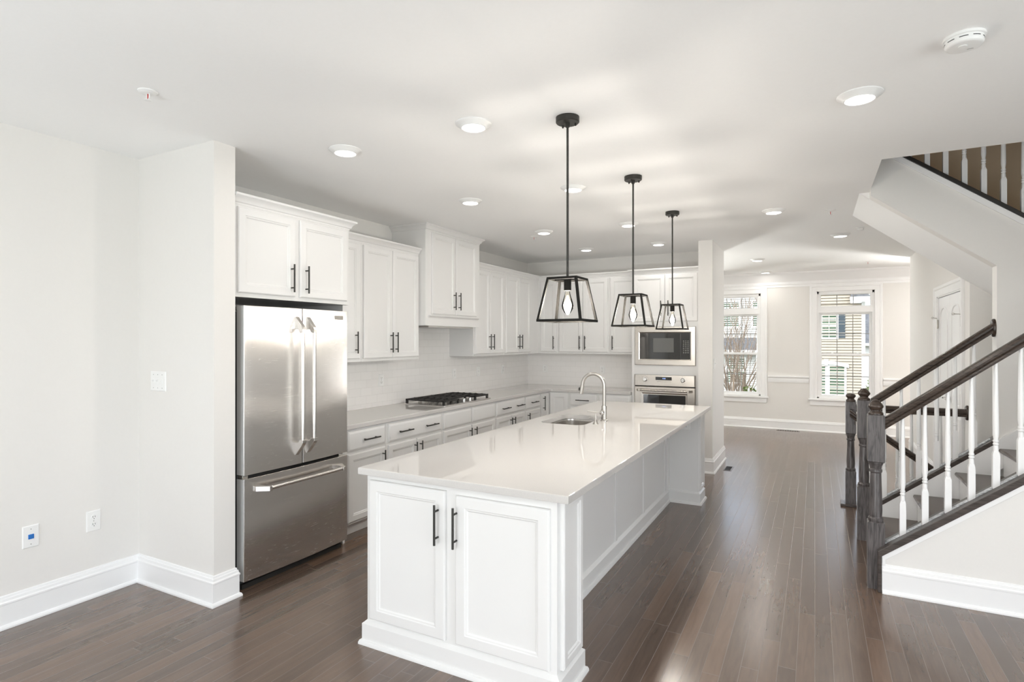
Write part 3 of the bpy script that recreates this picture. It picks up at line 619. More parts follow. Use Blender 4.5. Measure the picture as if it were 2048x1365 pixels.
# ------------------------------------------------------------------ refrigerator
def fridge():
    y0, y1, xb, xf = 2.338, 3.224, XL+.03, -3.108
    F = lambda u, w_, z: (xf+w_, u, z)
    t = thing('refrigerator', (-3.45, (y0+y1)/2, 0), 'large stainless steel french door refrigerator with bottom freezer drawer', 'refrigerator')
    MB().box(xb, xf-.085, y0+.004, y1-.004, .03, 1.745).build('cabinet_body', 'slot', t, 0)
    MB().box(xb+.05, xf-.06, y0+.02, y1-.02, 0, .03).build('base_grille', 'dark', t, 0)
    ym = 2.785
    def panel(a, b, z0, z1, name):
        n = 14; bulge = .014; prof = []
        for k in range(n+1):
            s = k/n; u = a+(b-a)*s
            q = (u-(y0+y1)/2)/((y1-y0)/2); prof.append((xf-bulge*q*q, u))
        pl = [(xf-.08, a), (prof[0][0]-.006, a)]+[(prof[0][0]-.002, a+.002)]+[(p[0], p[1]) for p in prof[1:-1]]+[(prof[-1][0]-.002, b-.002), (prof[-1][0]-.006, b), (xf-.08, b)]
        return MB().prism(pl, z0, z1, 'z').build(name, 'steelf', t, 30, .0015)
    d1 = panel(y0, ym-.003, .722, 1.782, 'door'); d2 = panel(ym+.003, y1, .722, 1.782, 'door'); dr = panel(y0, y1, .062, .700, 'freezer_drawer')
    for d, z0, z1 in ((d1, .724, 1.780), (dr, .064, .698)): MB(F).box(y0-.0012, y0, -.08, -.02, z0, z1).build('door_edge', 'silver', d, 0)
    for d, u in ((d1, ym-.052), (d2, ym+.046)):
        m = MB(F); m.tube([(u, .062, .872), (u, .062, 1.64)], .0125, 16); h = m.build('handle', 'steelz', d)
        for z, s in ((1.64, 1), (.872, -1)):
            MB(F).prism([(-.005, z+.085*s), (.006, z+.085*s), (.066, z+.015*s), (.076, z-.002*s), (.076, z-.022*s), (.045, z-.022*s), (.03, z+.0*s), (-.005, z+.0*s)], u-.0155, u+.0155, 'x').build('handle_mount', 'steelz', h, 0, .002)
    m = MB(F); z = .628; m.tube([(y0+.125, .062, z), (y1-.12, .062, z)], .0125, 16); h = m.build('handle', 'steel', dr)
    for a, b in ((y0+.07, y0+.13), (y1-.125, y1-.065)):
        s = 1 if a < 2.8 else -1; e = a if s > 0 else b; i = b if s > 0 else a
        MB(F).prism([(e, -.012), (e, .006), (e+.03*s, .05), (i-.012*s, .077), (i+.008*s, .077), (i+.008*s, .045), (i-.01*s, .03), (i-.01*s, -.012)], z-.0155, z+.0155, 'z').build('handle_mount', 'steel', h, 0, .002)
    bz = MB(F).box(y1-.138, y1-.056, -.012, -.0035, 1.716, 1.746).build('badge', 'badge', t, 0)
    letters('badge_letters', 'DCS', .021, .0006, bz, F(y1-.097, -.003, 1.731), (R(90), 0, R(90)), 'mark')
    for y, z in ((y0+.02, 1.765), (y1-.05, 1.765), (y0+.02, .711), (y1-.05, .711)): MB(F).cbox(y-.012, y+.03, -.14, -.04, z-.012, z+.012, .003).build('hinge_cap', 'mark' if z > 1 else 'chrome', t)
M['silver'] = noise_bump(mat('silver_painted_metal', (.58, .58, .57), .4), 20, .02)
M['badge'] = noise_bump(mat('grey_badge', (.34, .32, .29), .4, .3), 20, .02)
M['steelf'] = stainless('brushed_stainless_doors', 'y', (.82, .795, .765), .24)
M['steelf'].node_tree.nodes['Principled BSDF'].inputs['Anisotropic'].default_value = .75
_t = NT(M['steelf']); _tg = _t.n('Tangent'); _tg.direction_type = 'RADIAL'; _tg.axis = 'Z'; _t.l(_tg.outputs[0], _t.b.inputs['Tangent']); _tc = _t.n('TexCoord'); _nz = _t.n('TexNoise'); _nz.inputs['Scale'].default_value = 2.6; _nz.inputs['Detail'].default_value = 0; _t.l(_tc.outputs['Object'], _nz.inputs[0]); _bp = _t.n('Bump'); _bp.inputs['Strength'].default_value = .25; _bp.inputs['Distance'].default_value = .03; _t.l(_nz.outputs[0], _bp.inputs['Height']); _t.l(_bp.outputs[0], _t.b.inputs['Normal'])
fridge()

# ------------------------------------------------------------------ cooktop
def cooktop():
    x0, x1, y0, y1, z = -3.80, -3.262, 4.715, 5.635, .9
    t = thing('gas_cooktop', ((x0+x1)/2, (y0+y1)/2, z), 'stainless gas cooktop with black cast iron grates on the side counter', 'cooktop')
    MB().loft([L3(rrect(x0, x1, y0, y1, .02, 4), z+.0005), L3(rrect(x0, x1, y0, y1, .02, 4), z+.006), L3(rrect(x0+.006, x1-.006, y0+.006, y1-.006, .016, 4), z+.009), L3(rrect(x0+.03, x1-.03, y0+.03, y1-.03, .016, 4), z+.007)], True, True).build('plate', 'steel', t, 25)
    for bx, by, r in ((-3.66, 4.88, .04), (-3.41, 4.88, .033), (-3.585, 5.175, .055), (-3.66, 5.47, .033), (-3.41, 5.47, .04)):
        b = MB().lathe([(r+.012, .007), (r+.01, .016), (r, .018), (r, .024)], (bx, by, z), 20).build('burner', 'nickel', t)
        MB().lathe([(r-.004, .024), (r-.002, .033), (r-.008, .036), (.002, .037)], (bx, by, z), 20).build('burner_cap', 'iron', b)
    for a, b in ((4.735, 5.02), (5.03, 5.325), (5.335, 5.615)):
        xa, xb = -3.775, (-3.29 if a != 5.03 else -3.40)
        g = MB(); h0, h1 = z+.038, z+.054; q = .013
        g.box(xa, xb, a, a+q, h0, h1).box(xa, xb, b-q, b, h0, h1).box(xa, xa+q, a, b, h0, h1).box(xb-q, xb, a, b, h0, h1)
        my = (a+b)/2
        g.box(xa, xb, my-.006, my+.006, h0+.002, h1+.002)
        nx = 6 if a != 5.03 else 5
        for k in range(1, nx): xx = xa+(xb-xa)*k/nx; g.box(xx-.005, xx+.005, a, my-.04, h0+.002, h1+.004).box(xx-.005, xx+.005, my+.04, b, h0+.002, h1+.004)
        for xx in (xa, xb-.022):
            for yy in (a, b-.022): g.box(xx, xx+.022, yy, yy+.022, z+.008, h1)
        g.build('grate', 'iron', t, 0, .0015, weld=False)
    for kx, ky in ((-3.335, 5.06), (-3.30, 5.12), (-3.335, 5.18), (-3.30, 5.24), (-3.335, 5.30)):
        k = MB().lathe([(.021, .008), (.021, .012), (.016, .014), (.015, .036), (.013, .039)], (kx, ky, z), 16).build('knob', 'chrome', t)
cooktop()

# ------------------------------------------------------------------ microwave and wall oven in the tower
FOv = lambda u, w_, z: (u, YK-.63-w_, z)
def microwave():
    u0, u1, z0, z1 = -2.037, -1.283, 1.252, 1.735
    t = thing('microwave', ((u0+u1)/2, YK-.65, z0), 'built-in microwave with a wide stainless frame above the wall oven', 'microwave')
    F = FOv; I = lambda d, w_: (u0+d, u1-d, z0+d, z1-d, w_)
    a, b, c, d = -1.972, -1.347, 1.328, 1.657
    MB(F).rects([I(0, .001), I(0, .016), I(.006, .022), (a-.012, b+.012, c-.012, d+.012, .024), (a, b, c, d, .018), (a, b, c, d, .002)], True, False).build('trim_frame', 'steelx', t, 25)
    MB(F).box(a, b-.115, .003, .020, c, d).build('door', 'blackglass', t, 0, .001)
    MB(F).box(b-.113, b, .003, .019, c, d).build('control_panel', 'blackglass', t, 0, .001)
    MB(F).box(-1.80, -1.545, .0201, .0206, 1.415, 1.592).build('door_screen', 'greyglass', t, 0)
    k = MB(F)
    for r in range(7):
        for q in range(3): uu = -1.425+q*.026; zz = 1.555-r*.024; k.box(uu-.007, uu+.007, .0191, .0196, zz-.0035, zz+.0035) if (r+q) % 4 != 1 else k.box(uu-.004, uu+.004, .0191, .0196, zz-.005, zz+.005)
    k.build('keypad_marks', 'mark', t, 0)
def oven():
    u0, u1 = -2.037, -1.283; F = FOv
    t = thing('built_in_oven', ((u0+u1)/2, YK-.65, .40), 'stainless wall oven with two knobs and a bar handle under the microwave', 'oven')
    MB(F).box(u0, u1, .001, .004, .40, 1.132).build('body', 'slot', t, 0)
    MB(F).rects([(u0, u1, .99, 1.132, .004), (u0, u1, .99, 1.132, .03), (u0+.012, u1-.012, .994, 1.128, .042)], True, True).build('control_panel', 'steelx', t, 25)
    MB(F).box(-1.765, -1.565, .0421, .0432, 1.066, 1.106).build('display', 'blackglass', t, 0)
    letters('display_digits', '4:15', .022, 0, t, F(-1.66, .0436, 1.086), (R(90), 0, 0), 'display')
    k = MB(F)
    for q in range(9): k.box(-1.745+q*.02, -1.735+q*.02, .0421, .0426, 1.045, 1.049)
    for c_ in (-1.895, -1.430):
        for q in range(12):
            a = q*pi/6; k.box(c_+.043*cos(a)-.002, c_+.043*cos(a)+.002, .0421, .0426, 1.072+.043*sin(a)-.003, 1.072+.043*sin(a)+.003)
        kb = MB(F).lathe([(.03, .042), (.03, .048), (.024, .05), (.022, .068), (.019, .071)], (c_, 0, 1.072), 20, 'y').build('knob', 'chrome', t)
        MB(F).box(c_-.005, c_+.005, .071, .082, 1.05, 1.094).build('knob_grip', 'chrome', kb, 0, .002)
    k.build('printed_marks', 'slot', t, 0)
    d = MB(F).rects([(u0, u1, .415, .982, .004), (u0, u1, .415, .982, .03), (u0+.008, u1-.008, .422, .976, .038), (-1.945, -1.375, .50, .905, .038), (-1.93, -1.39, .515, .89, .030)], True, True).build('door', 'steelx', t, 25)
    MB(F).box(-1.92, -1.40, .0302, .0315, .525, .88).build('window', 'blackglass', d, 0)
    h = MB(F).tube([(-1.975, .085, .937), (-1.345, .085, .937)], .0125, 14).build('handle', 'steelx', d)
    for e, s in ((-2.005, 1), (-1.315, -1)): MB(F).prism([(e, .036), (e, .055), (e+.022*s, .075), (e+.035*s, .099), (e+.055*s, .099), (e+.055*s, .072), (e+.04*s, .036)], .921, .953, 'z').build('handle_mount', 'steelx', h, 0, .002)
microwave(); oven()

# ------------------------------------------------------------------ pendants, downlights, ceiling devices
def pendant():
    t = thing('pendant_lamp', (-1.155, 2.80, CE), 'black open cage pendant lamp', 'pendant lamp', 'cage pendants over the island')
    x, y = -1.155, 2.80
    c = MB().lathe([(.062, 0), (.062, -.026), (.058, -.030), (.004, -.030)], (x, y, CE), 28).build('canopy', 'bronze', t)
    sc = MB()
    for a in (0, 2.1, 4.2): sc.lathe([(.005, -.030), (.005, -.042), (.003, -.044)], (x+.042*cos(a+.5), y+.042*sin(a+.5), CE), 8)
    sc.lathe([(.012, -.030), (.012, -.05), (.007, -.055)], (x, y, CE), 12); sc.build('canopy_screw', 'bronze', c)
    MB().tube([(x, y, CE-.03), (x, y, 1.893)], .0062, 10).build('stem', 'bronze', t)
    zt, zb, a, b, q = 1.895, 1.668, .077, .118, .0062
    m = MB()
    def bar(p0, p1): m.loft([[(p[0]+i*q, p[1]+j*q, p[2]+k*0) for i, j, k in ((-1, -1, 0), (1, -1, 0), (1, 1, 0), (-1, 1, 0))] for p in (p0, p1)], True, True)
    for i in (-1, 1):
        for j in (-1, 1): bar((x+i*a, y+j*a, zt), (x+i*b, y+j*b, zb))
        m.box(x-a-q, x+a+q, y+i*a-q, y+i*a+q, zt-2*q, zt).box(x+i*a-q, x+i*a+q, y-a, y+a, zt-2*q, zt)
        m.box(x-b-q, x+b+q, y+i*b-q, y+i*b+q, zb-q, zb+q).box(x+i*b-q, x+i*b+q, y-b, y+b, zb-q, zb+q)
    m.box(x-a, x+a, y-q, y+q, zt-2*q, zt); m.build('cage', 'cage', t, 0, weld=False)
    MB().lathe([(.008, 0), (.0195, -.004), (.0195, -.062), (.017, -.064)], (x, y, 1.89), 20).build('socket', 'cage', t)
    bl = MB().lathe([(.012, .0), (.013, -.012), (.018, -.03), (.028, -.062), (.0315, -.080), (.029, -.096), (.019, -.115), (.009, -.126), (.002, -.129)], (x, y, 1.828), 20).build('bulb', 'bulb', t, 80)
    f = MB()
    for k in range(4):
        c_, s_ = cos(k*pi/2+.4), sin(k*pi/2+.4); f.tube([(x+.003*c_, y+.003*s_, 1.80), (x+.011*c_, y+.011*s_, 1.765), (x+.004*c_, y+.004*s_, 1.722)], .0016, 6)
    f.build('filament', 'filament', bl)
    return t
p0 = pendant()
for k, (yy, lb) in enumerate(((2.80, 'black cage pendant lamp over the near end of the island, by its cupboard doors'), (4.03, 'black cage pendant lamp over the middle of the island, by the faucet'), (5.31, 'black cage pendant lamp over the far end of the island, facing the microwave'))):
    o = p0 if k == 0 else copy_tree(p0); o.location = (-1.155, yy, CE); o['label'] = lb
    l = lamp('pendant_bulb_light', 'POINT', (-1.155, yy, 1.748), (0, 0, 0), 23, (1, .965, .92), shadow_soft_size=.029)

def downlight():
    t = thing('downlight', (0, 0, CE), 'x', 'ceiling light', 'recessed ceiling lights')
    MB().lathe([(.098, 0), (.098, -.004), (.090, -.010), (.074, -.019), (.068, -.026), (.064, -.026), (.062, -.022)], (0, 0, CE), 36).build('trim_ring', 'plastic', t)
    MB().lathe([(.0635, -.0235), (.05, -.0275), (.02, -.029), (.002, -.029)], (0, 0, CE), 36).build('lens', 'lens', t)
    return t
d0 = downlight()
DL = [(-2.565, 2.63, 'above the refrigerator cabinet doors'), (-1.64, 2.64, 'in front of the first pendant, over the island doors'), (-2.565, 4.08, 'between refrigerator and hood cabinet'), (-1.645, 4.10, 'behind the first pendant stem'),
      (-2.59, 5.61, 'in front of the hood cabinet, by a sprinkler'), (-1.665, 5.64, 'behind the second pendant stem'), (-2.60, 6.93, 'by the corner wall cabinets'), (-1.675, 6.935, 'before the oven tower'),
      (-.33, 5.68, 'over the passage between third pendant and sprinkler'), (.25, 7.31, 'beside the stair soffit'), (.19, 3.20, 'near the smoke detector'),
      (-.737, 9.0, 'in the dining room beside the partition wall'), (-.75, 10.70, 'in the dining room close to the crown moulding')]
for k, (x, y, lb) in enumerate(DL):
    o = d0 if k == 0 else copy_tree(d0); o.location = (x, y, CE); o['label'] = 'round white recessed ceiling light '+lb
    lamp('downlight_and_fill', 'AREA', (x, y, CE-.034), (0, 0, 0), 2.3, (1, .955, .90), shape='DISK', size=.12)
for x, y in ((-3, 9), (-3, 10.7), (-2.6, -.6), (-.6, -.6), (2.4, 9.5)):  # extra unseen lamps without fixtures, added to brighten the rooms
    lamp('downlight_and_fill', 'AREA', (x, y, CE-.034), (0, 0, 0), 2.3, (1, .955, .90), shape='DISK', size=.12)

t = thing('smoke_detector', (.512, 2.78, CE), 'round white slotted smoke detector on the ceiling', 'smoke detector')
MB().lathe([(.068, 0), (.068, -.010), (.062, -.012), (.062, -.030), (.058, -.037), (.05, -.040), (.002, -.041)], (.512, 2.78, CE), 36).build('housing', 'plastic', t)
s = MB()
for k in range(9):
    a0 = k*2*pi/9+.1; ring = lambda r, z: [(.512+r*cos(a0+j*.09), 2.78+r*sin(a0+j*.09), CE+z) for j in range(6)]
    s.loft([ring(.0608, -.019), ring(.0626, -.019), ring(.0626, -.022), ring(.0608, -.022)], closed=False)
s.build('vent_slot', 'slot', t, 0)
MB().lathe([(.016, -.0405), (.016, -.043), (.013, -.044)], (.505, 2.77, CE), 16).build('test_button', 'plastic', t)
MB().box(.525, .545, 2.800, 2.803, CE-.0418, CE-.0405).build('indicator', 'mark', t, 0)
def sprinkler(x, y, lb, pend=True, z=CE):
    t = thing('fire_sprinkler', (x, y, z), lb, 'sprinkler', 'ceiling sprinklers')
    MB().lathe([(.042, 0), (.042, -.004), (.03, -.010), (.018, -.012)], (x, y, z), 20).build('cover_ring', 'plastic', t)
    f = MB()
    for a in (-.010, .010): f.tube([(x+a, y, z-.010), (x+a*1.2, y, z-.028), (x+a*.3, y, z-.04)], .0025, 6)
    f.lathe([(.003, -.038), (.016, -.041), (.016, -.043), (.003, -.044)], (x, y, z), 12); f.build('frame', 'plastic', t)
    MB().tube([(x, y, z-.012), (x, y, z-.036)], .0025, 8).build('glass_bulb', 'red', t)
sprinkler(-2.79, 1.575, 'white fire sprinkler alone on the ceiling by the plain wall')
sprinkler(-2.815, 5.83, 'white fire sprinkler on the ceiling beside the hood cabinet')
sprinkler(.125, 5.92, 'white fire sprinkler over the passage, beside the stair soffit')
sprinkler(.70, 10.02, 'white fire sprinkler on the dining room ceiling above the full window')
t = thing('motion_sensor', (.42, 6.95, CE), 'small white sensor on the ceiling just past the stair soffit', 'sensor')
MB().lathe([(.045, 0), (.045, -.006), (.03, -.012), (.03, -.03), (.02, -.038), (.002, -.04)], (.42, 6.95, CE), 20).build('housing', 'plastic', t); MB().box(.40, .44, 6.915, 6.925, CE-.03, CE-.014).build('lens_strip', 'plastic', t, 0)

# floor registers
def vent(x0, x1, y0, y1, lb):
    t = thing('floor_vent', ((x0+x1)/2, (y0+y1)/2, 0), lb, 'floor vent')
    MB().box(x0, x1, y0, y1, .0005, .003).build('frame', 'tread', t, 0)
    m = MB(); n = 9
    if y1-y0 > x1-x0:
        for k in range(n): y = y0+.012+(y1-y0-.024)*(k+.5)/n; m.box(x0+.012, x1-.012, y-.006, y+.006, .003, .0045)
    else:
        for k in range(n): x = x0+.012+(x1-x0-.024)*(k+.5)/n; m.box(x-.01, x+.01, y0+.012, y1-.012, .003, .0045)
    m.build('grille', 'dark', t, 0)
vent(-.975, -.885, 7.24, 7.50, 'small brown floor vent beside the partition wall'); vent(-.59, -.23, 10.90, 10.99, 'long brown floor vent at the foot of the dining room window wall')

# ------------------------------------------------------------------ stairs
def capz(x): return .225+SL*(x-.365)        # underside of the stringer cap
YN = 4.205                                  # near face of the half wall
X1 = 2.25                                   # end of the sloping half wall; full-height wall beyond
struct(MB().prism([(.367, 0), (XR, 0), (XR, CE), (X1, CE), (X1, capz(X1)), (.367, capz(.367))], YN, 4.334, 'y').build('wall_stair_near', 'wall', None, 0))
struct(MB().sweep(BP, [(.367, YN), (XR, YN)]).build('baseboard_stair', 'trim', None, 25))
struct(MB().prism([(.367, .17), (.385, .17), (.385, capz(.385)-.034), (X1, capz(X1)-.034), (X1, capz(X1)), (.367, capz(.367))], YN-.012, YN, 'y').build('trim_7', 'trim', None, 0, .002), 'white trim strip below the dark stair cap')
def slope_beam(m, x0, x1, zf, sec, plumb=True):   # section (y, dz) run along the slope
    return m.loft([[(x, y, zf(x)+dz) for y, dz in sec] for x in (x0, x1)], True, True)
M['fillet'] = stained('sheen_grey_fillet', 'x', (.16, .16, .165), (.62, .64, .66), .3)  # pale grey paints the window reflection into the fillet colour

t = thing('staircase', (1.2, 4.78, 0), 'lower stair flight with dark treads and white risers', 'staircase')
for k in range(7):
    nx, nz = .403+.251*k, .209+.195*k
    tr = MB(); a, b = 4.336, 5.203
    prof = [(nx+.28, nz-.028), (nx+.28, nz), (nx+.006, nz), (nx, nz-.006), (nx-.002, nz-.014), (nx, nz-.022), (nx+.006, nz-.028)]
    tr.prism(prof, a, b, 'y').build('tread', 'tread', t, 40)
    MB().box(nx+.025, nx+.04, a, b, nz-.195+.0 if k else 0, nz-.028).build('riser', 'trim', t, 0)
MB().box(2.158, XR-.002, 4.336, 5.203, 1.40, 1.574).build('landing', 'tread', t, 0, .003)
struct(MB().prism([(1.151, capz(1.15)-.2), (X1, capz(X1)-.2), (X1, capz(X1)+.02), (1.151, capz(1.151)+.02)], 5.206, 5.2295, 'y').build('trim_8', 'trim', None, 0, .002), 'white skirt board')

def baluster(parent, x, y, zb, zt, slope=0, blk=.19):
    h = .0165; m = MB()
    rings = [[(x+a*h, y+b*h, zb+a*h*slope) for a, b in ((-1, -1), (1, -1), (1, 1), (-1, 1))], [(x+a*h, y+b*h, zb+blk) for a, b in ((-1, -1), (1, -1), (1, 1), (-1, 1))], [(x+a*h*.6, y+b*h*.6, zb+blk+.022) for a, b in ((-1, -1), (1, -1), (1, 1), (-1, 1))]]
    m.loft(rings, True, True)
    b0 = zb+blk; m.lathe([(.012, b0+.012), (.0135, b0+.022), (.0125, b0+.045), (.010, b0+.05), (.0145, b0+.056), (.0145, b0+.062), (.0105, b0+.067), (.0145, b0+.073), (.0145, b0+.079), (.011, b0+.085), (.0155, b0+.12), (.0150, b0+.18), (.0095, zt+.02)], (x, y, 0), 12)
    return m.build('baluster', 'trim', parent, 40, weld=False)
def newel(parent, x, y, zs, h=.046):
    z1, z2, z3, z4 = zs; r = h; n = MB()
    n.sqlathe([(h, 0), (h, z1-.006), (h-.006, z1)], (x, y, 0)); n.sqlathe([(h-.006, z2), (h, z2+.006), (h, z3-.006), (h-.004, z3)], (x, y, 0))
    L = z2-z1
    n.lathe([(.040, z1-.002), (.042, z1+.006), (.042, z1+.018), (.036, z1+.026), (.034, z1+.03), (.0365, z1+.10*L+.03), (.030, z2-.075), (.029, z2-.07), (.036, z2-.062), (.036, z2-.05), (.031, z2-.044), (.034, z2-.025), (.041, z2-.010), (.041, z2+.001)], (x, y, 0), 24)
    o = n.build('newel_post', 'newel', parent, 35, weld=False)
    MB().lathe([(.041, z3-.002), (.043, z3+.006), (.040, z3+.014), (.030, z3+.022), (.029, z3+.03), (.036, z3+.038), (.043, z3+.048), (.043, z3+.056), (.036, z3+.068), (.02, z4-z3+z3-.004), (.003, z4)], (x, y, 0), 24).build('newel_cap', 'rail', o, 50)
    return o
RS = [(-.022, -.034), (-.024, -.022), (-.019, -.012), (-.030, 0), (-.031, .012), (-.024, .026), (-.010, .034), (.010, .034), (.024, .026), (.031, .012), (.030, 0), (.019, -.012), (.024, -.022), (.022, -.034)]
def rail_sec(y, f=1.0): return [(y+a, b*f) for a, b in RS]
def rosette(parent, x, y, z):
    rg = []
    for d, s in ((0, 1), (-.010, 1), (-.018, .9), (-.020, .8)): rg.append([(x+d, y+.05*s*cos(k*pi/12), z+.066*s*sin(k*pi/12)) for k in range(24)])
    return MB().loft(rg, True, True).build('rosette', 'rail', parent, 40)

G = 'dark stair railings with white balusters'
t = thing('stair_railing', (.341, 4.262, 0), 'dark stair handrail with white balusters on the low wall facing the island', 'railing', G)
rz = lambda x: 1.045+.78*(x-.388)
MB().prism([(.345, 0), (.366, 0), (.366, capz(.366)+.001), (X1, capz(X1)+.001), (X1, capz(X1)+.046), (.345, capz(.345)+.046)], 4.185, 4.335, 'y').build('shoe_rail', 'cap', t, 0, .003)
newel(t, .341, 4.279, (.42, .795, 1.094, 1.187))
slope_beam(MB(), .387, X1-.002, rz, rail_sec(4.262, 1.12)).build('handrail', 'rail', t, 30)
xs_ = [.481+.1128*k for k in range(16)]
for k, x in enumerate(xs_):
    baluster(t, x, 4.262, capz(x)+.046, rz(x)-.04, SL)
    x2 = x+.1128-.018
    f = MB(); f.prism([(x+.018, capz(x+.018)+.045), (x2, capz(x2)+.045), (x2, capz(x2)+.054), (x+.018, capz(x+.018)+.054)], 4.245, 4.279, 'y').build('fillet', 'fillet', t, 0, .002)
x = xs_[0]; MB().prism([(.388, capz(.388)+.045), (x-.018, capz(x-.018)+.045), (x-.018, capz(x-.018)+.054), (.388, capz(.388)+.054)], 4.245, 4.279, 'y').build('fillet', 'fillet', t, 0, .002)

t = thing('stair_railing', (.341, 5.27, 0), 'dark rising handrail with white balusters ending at a wall rosette, inner stair side', 'railing', G)
rz2 = lambda x: 1.072+.78*(x-.388)
MB().prism([(.387, 0), (1.149, 0), (1.149, capz(1.149)), (.387, capz(.387))], 5.206, 5.30, 'y').build('stringer', 'trim', t, 0)
MB().prism([(.387, capz(.387)), (1.149, capz(1.149)), (1.149, capz(1.149)+.036), (.387, capz(.387)+.036)], 5.204, 5.325, 'y').build('shoe_rail', 'cap', t, 0, .003)
newel(t, .341, 5.262, (.42, .795, 1.094, 1.187))
slope_beam(MB(), .387, 1.132, rz2, rail_sec(5.268, 1.12)).build('handrail', 'rail', t, 30); rosette(t, 1.15, 5.287, rz2(1.135))
xs_ = [.475+.1105*k for k in range(6)]
for k, x in enumerate(xs_):
    baluster(t, x, 5.268, capz(x)+.036, rz2(x)-.04, SL)
    x2 = min(x+.1105-.018, 1.148)
    MB().prism([(x+.018, capz(x+.018)+.035), (x2, capz(x2)+.035), (x2, capz(x2)+.044), (x+.018, capz(x+.018)+.044)], 5.25, 5.286, 'y').build('fillet', 'fillet', t, 0, .002)

t = thing('stair_railing', (.30, 6.285, 0), 'level dark handrail with white balusters around the basement stairwell', 'railing', G)
newel(t, .30, 6.285, (.33, .68, .985, 1.062), .043)
MB().box(.215, 1.189, 6.20, 6.36, .0005, .024).build('floor_plate', 'cap', t, 0, .003)
MB().loft([[(x, y, .925+dz) for y, dz in rail_sec(6.295)] for x in (.342, 1.172)], True, True).build('handrail', 'rail', t, 30); rosette(t, XD, 6.31, .925)
for k in range(7): baluster(t, .455+.1075*k, 6.293, .024, .893, 0, .22)
t = thing('wall_handrail', (.9, 6.16, .5), 'dark handrail sloping down into the basement stairwell', 'handrail')
hz = lambda x: .878-.735*(x-.30)
slope_beam(MB(), .285, 1.7, hz, rail_sec(6.15)).build('rail', 'rail', t, 30)
for x in (.33, 1.35): MB().tube([(x, 6.15, hz(x)-.02), (x, 6.16, hz(x)-.07), (x, 6.243, hz(x)-.075)], .007, 8).build('bracket', 'nickel', t)

t = thing('stair_railing', (1.2, 5.29, 2.6), 'upper stair railing with white balusters on a dark sloping cap, seen through the ceiling opening', 'railing', G)
X1 = 2.2
MB().prism([(.385, strg(.385)), (X1, strg(X1)), (X1, strg(X1)+.035), (.385, strg(.385)+.035)], 5.21, 5.37, 'y').build('stringer_cap', 'black', t, 0, .003)
struct(MB().prism([(.385, strg(.385)-.048), (X1, strg(X1)-.048), (X1, strg(X1)), (.385, strg(.385))], 5.216, 5.2295, 'y').build('trim_9', 'trim', None, 0, .002), 'white trim strip below the dark cap of the upper flight')
for k in range(13):
    x = .750+.1125*(k-1); baluster(t, x, 5.29, strg(x)+.035, strg(x)+.87, -.757, .19)
slope_beam(MB(), .55, 2.3, lambda x: strg(x)+.90, rail_sec(5.29, 1.1)).build('handrail', 'rail', t, 30)

# ------------------------------------------------------------------ outside, across the street
struct(MB().box(-60, 60, 11.3, 90, -1.75, -1.55).box(-60, 60, -60, -3.2, -1.75, -1.55).box(3.8, 60, -3.2, 11.3, -1.75, -1.55).build('ground_outside', 'lawn', None, 0), 'lawn and street outside')
def siding(parent, x0, x1, y, z0, z1, m, step=.13, name='siding'):
    pr = []; z = z0
    while z < z1: pr += [(y-.065, z), (y-.004, min(z+step, z1))]; z += step
    pr = pr+[(y+.2, z1), (y+.2, z0)]
    return MB().prism([(a, b) for a, b in pr], x0, x1, 'x').build(name, m, parent, 0)
def ext_window(parent, x0, x1, y, z0, z1, n=2, fr=.09):
    m = MB(); f = fr
    m.box(x0-f, x1+f, y-.07, y-.03, z1, z1+f).box(x0-f, x1+f, y-.07, y-.03, z0-f, z0).box(x0-f, x0, y-.07, y-.03, z0, z1).box(x1, x1+f, y-.07, y-.03, z0, z1).box(x0, x1, y-.05, y-.035, (z0+z1)/2-.03, (z0+z1)/2+.03)
    for k in range(1, n): x = x0+(x1-x0)*k/n; m.box(x-.012, x+.012, y-.05, y-.035, z0, z1)
    for q in (.25, .75): z = z0+(z1-z0)*q; m.box(x0, x1, y-.05, y-.035, z-.012, z+.012)
    o = m.build('window', 'white_ext', parent, 0, weld=False)
    MB().box(x0, x1, y-.04, y-.032, z0, z1).build('pane', 'blinds', o, 0)
Y = 30.
t = thing('house', (.5, Y, -1.6), 'beige clapboard house with white trim and dark shutters across the street', 'house')
siding(t, -1.4, 1.86, Y, -1.6, 3.25, 'siding'); siding(t, -1.4, 1.42, Y, 3.25, 7.5, 'siding', name='upper_siding')
MB().box(1.85, 1.99, Y-.06, Y+.2, -1.6, 3.3).build('corner_board', 'white_ext', t, 0)
ext_window(t, -.28, .86, Y, 1.70, 2.80, 4)
sh = MB().box(.95, 1.22, Y-.06, Y-.02, 1.66, 2.82)
for k in range(14): sh.box(.985, 1.185, Y-.066, Y-.06, 1.72+k*.075, 1.76+k*.075)
sh.build('shutter', 'shutter', t, 0)
ext_window(t, -.35, .42, Y, -.92, .38, 2); ext_window(t, .60, 1.18, Y, -.92, .38, 2)
ar = []
for k in range(13):
    x = -.5+k*1.86/12; q = (x-.43)/.93; ar.append((x, .62-.16*q*q))
MB().loft([[(x, y, z) for x, z in ar]+[(x, y, z-.16) for x, z in ar[::-1]] for y in (Y-.12, Y-.02)], True, True).build('arched_header', 'white_ext', t, 0)
MB().prism([(.40, .40), (.52, .40), (.56, .70), (.36, .70)], Y-.16, Y-.02, 'y').build('keystone', 'white_ext', t, 0)
MB().box(-.5, 1.32, Y-.1, Y-.02, -1.06, -.98).build('window_ledge', 'white_ext', t, 0)
MB().prism([(1.38, 3.36), (2.35, 3.36), (2.35, 3.50), (1.38, 3.50)], Y-.55, Y-.4, 'y').build('fascia', 'white_ext', t, 0)
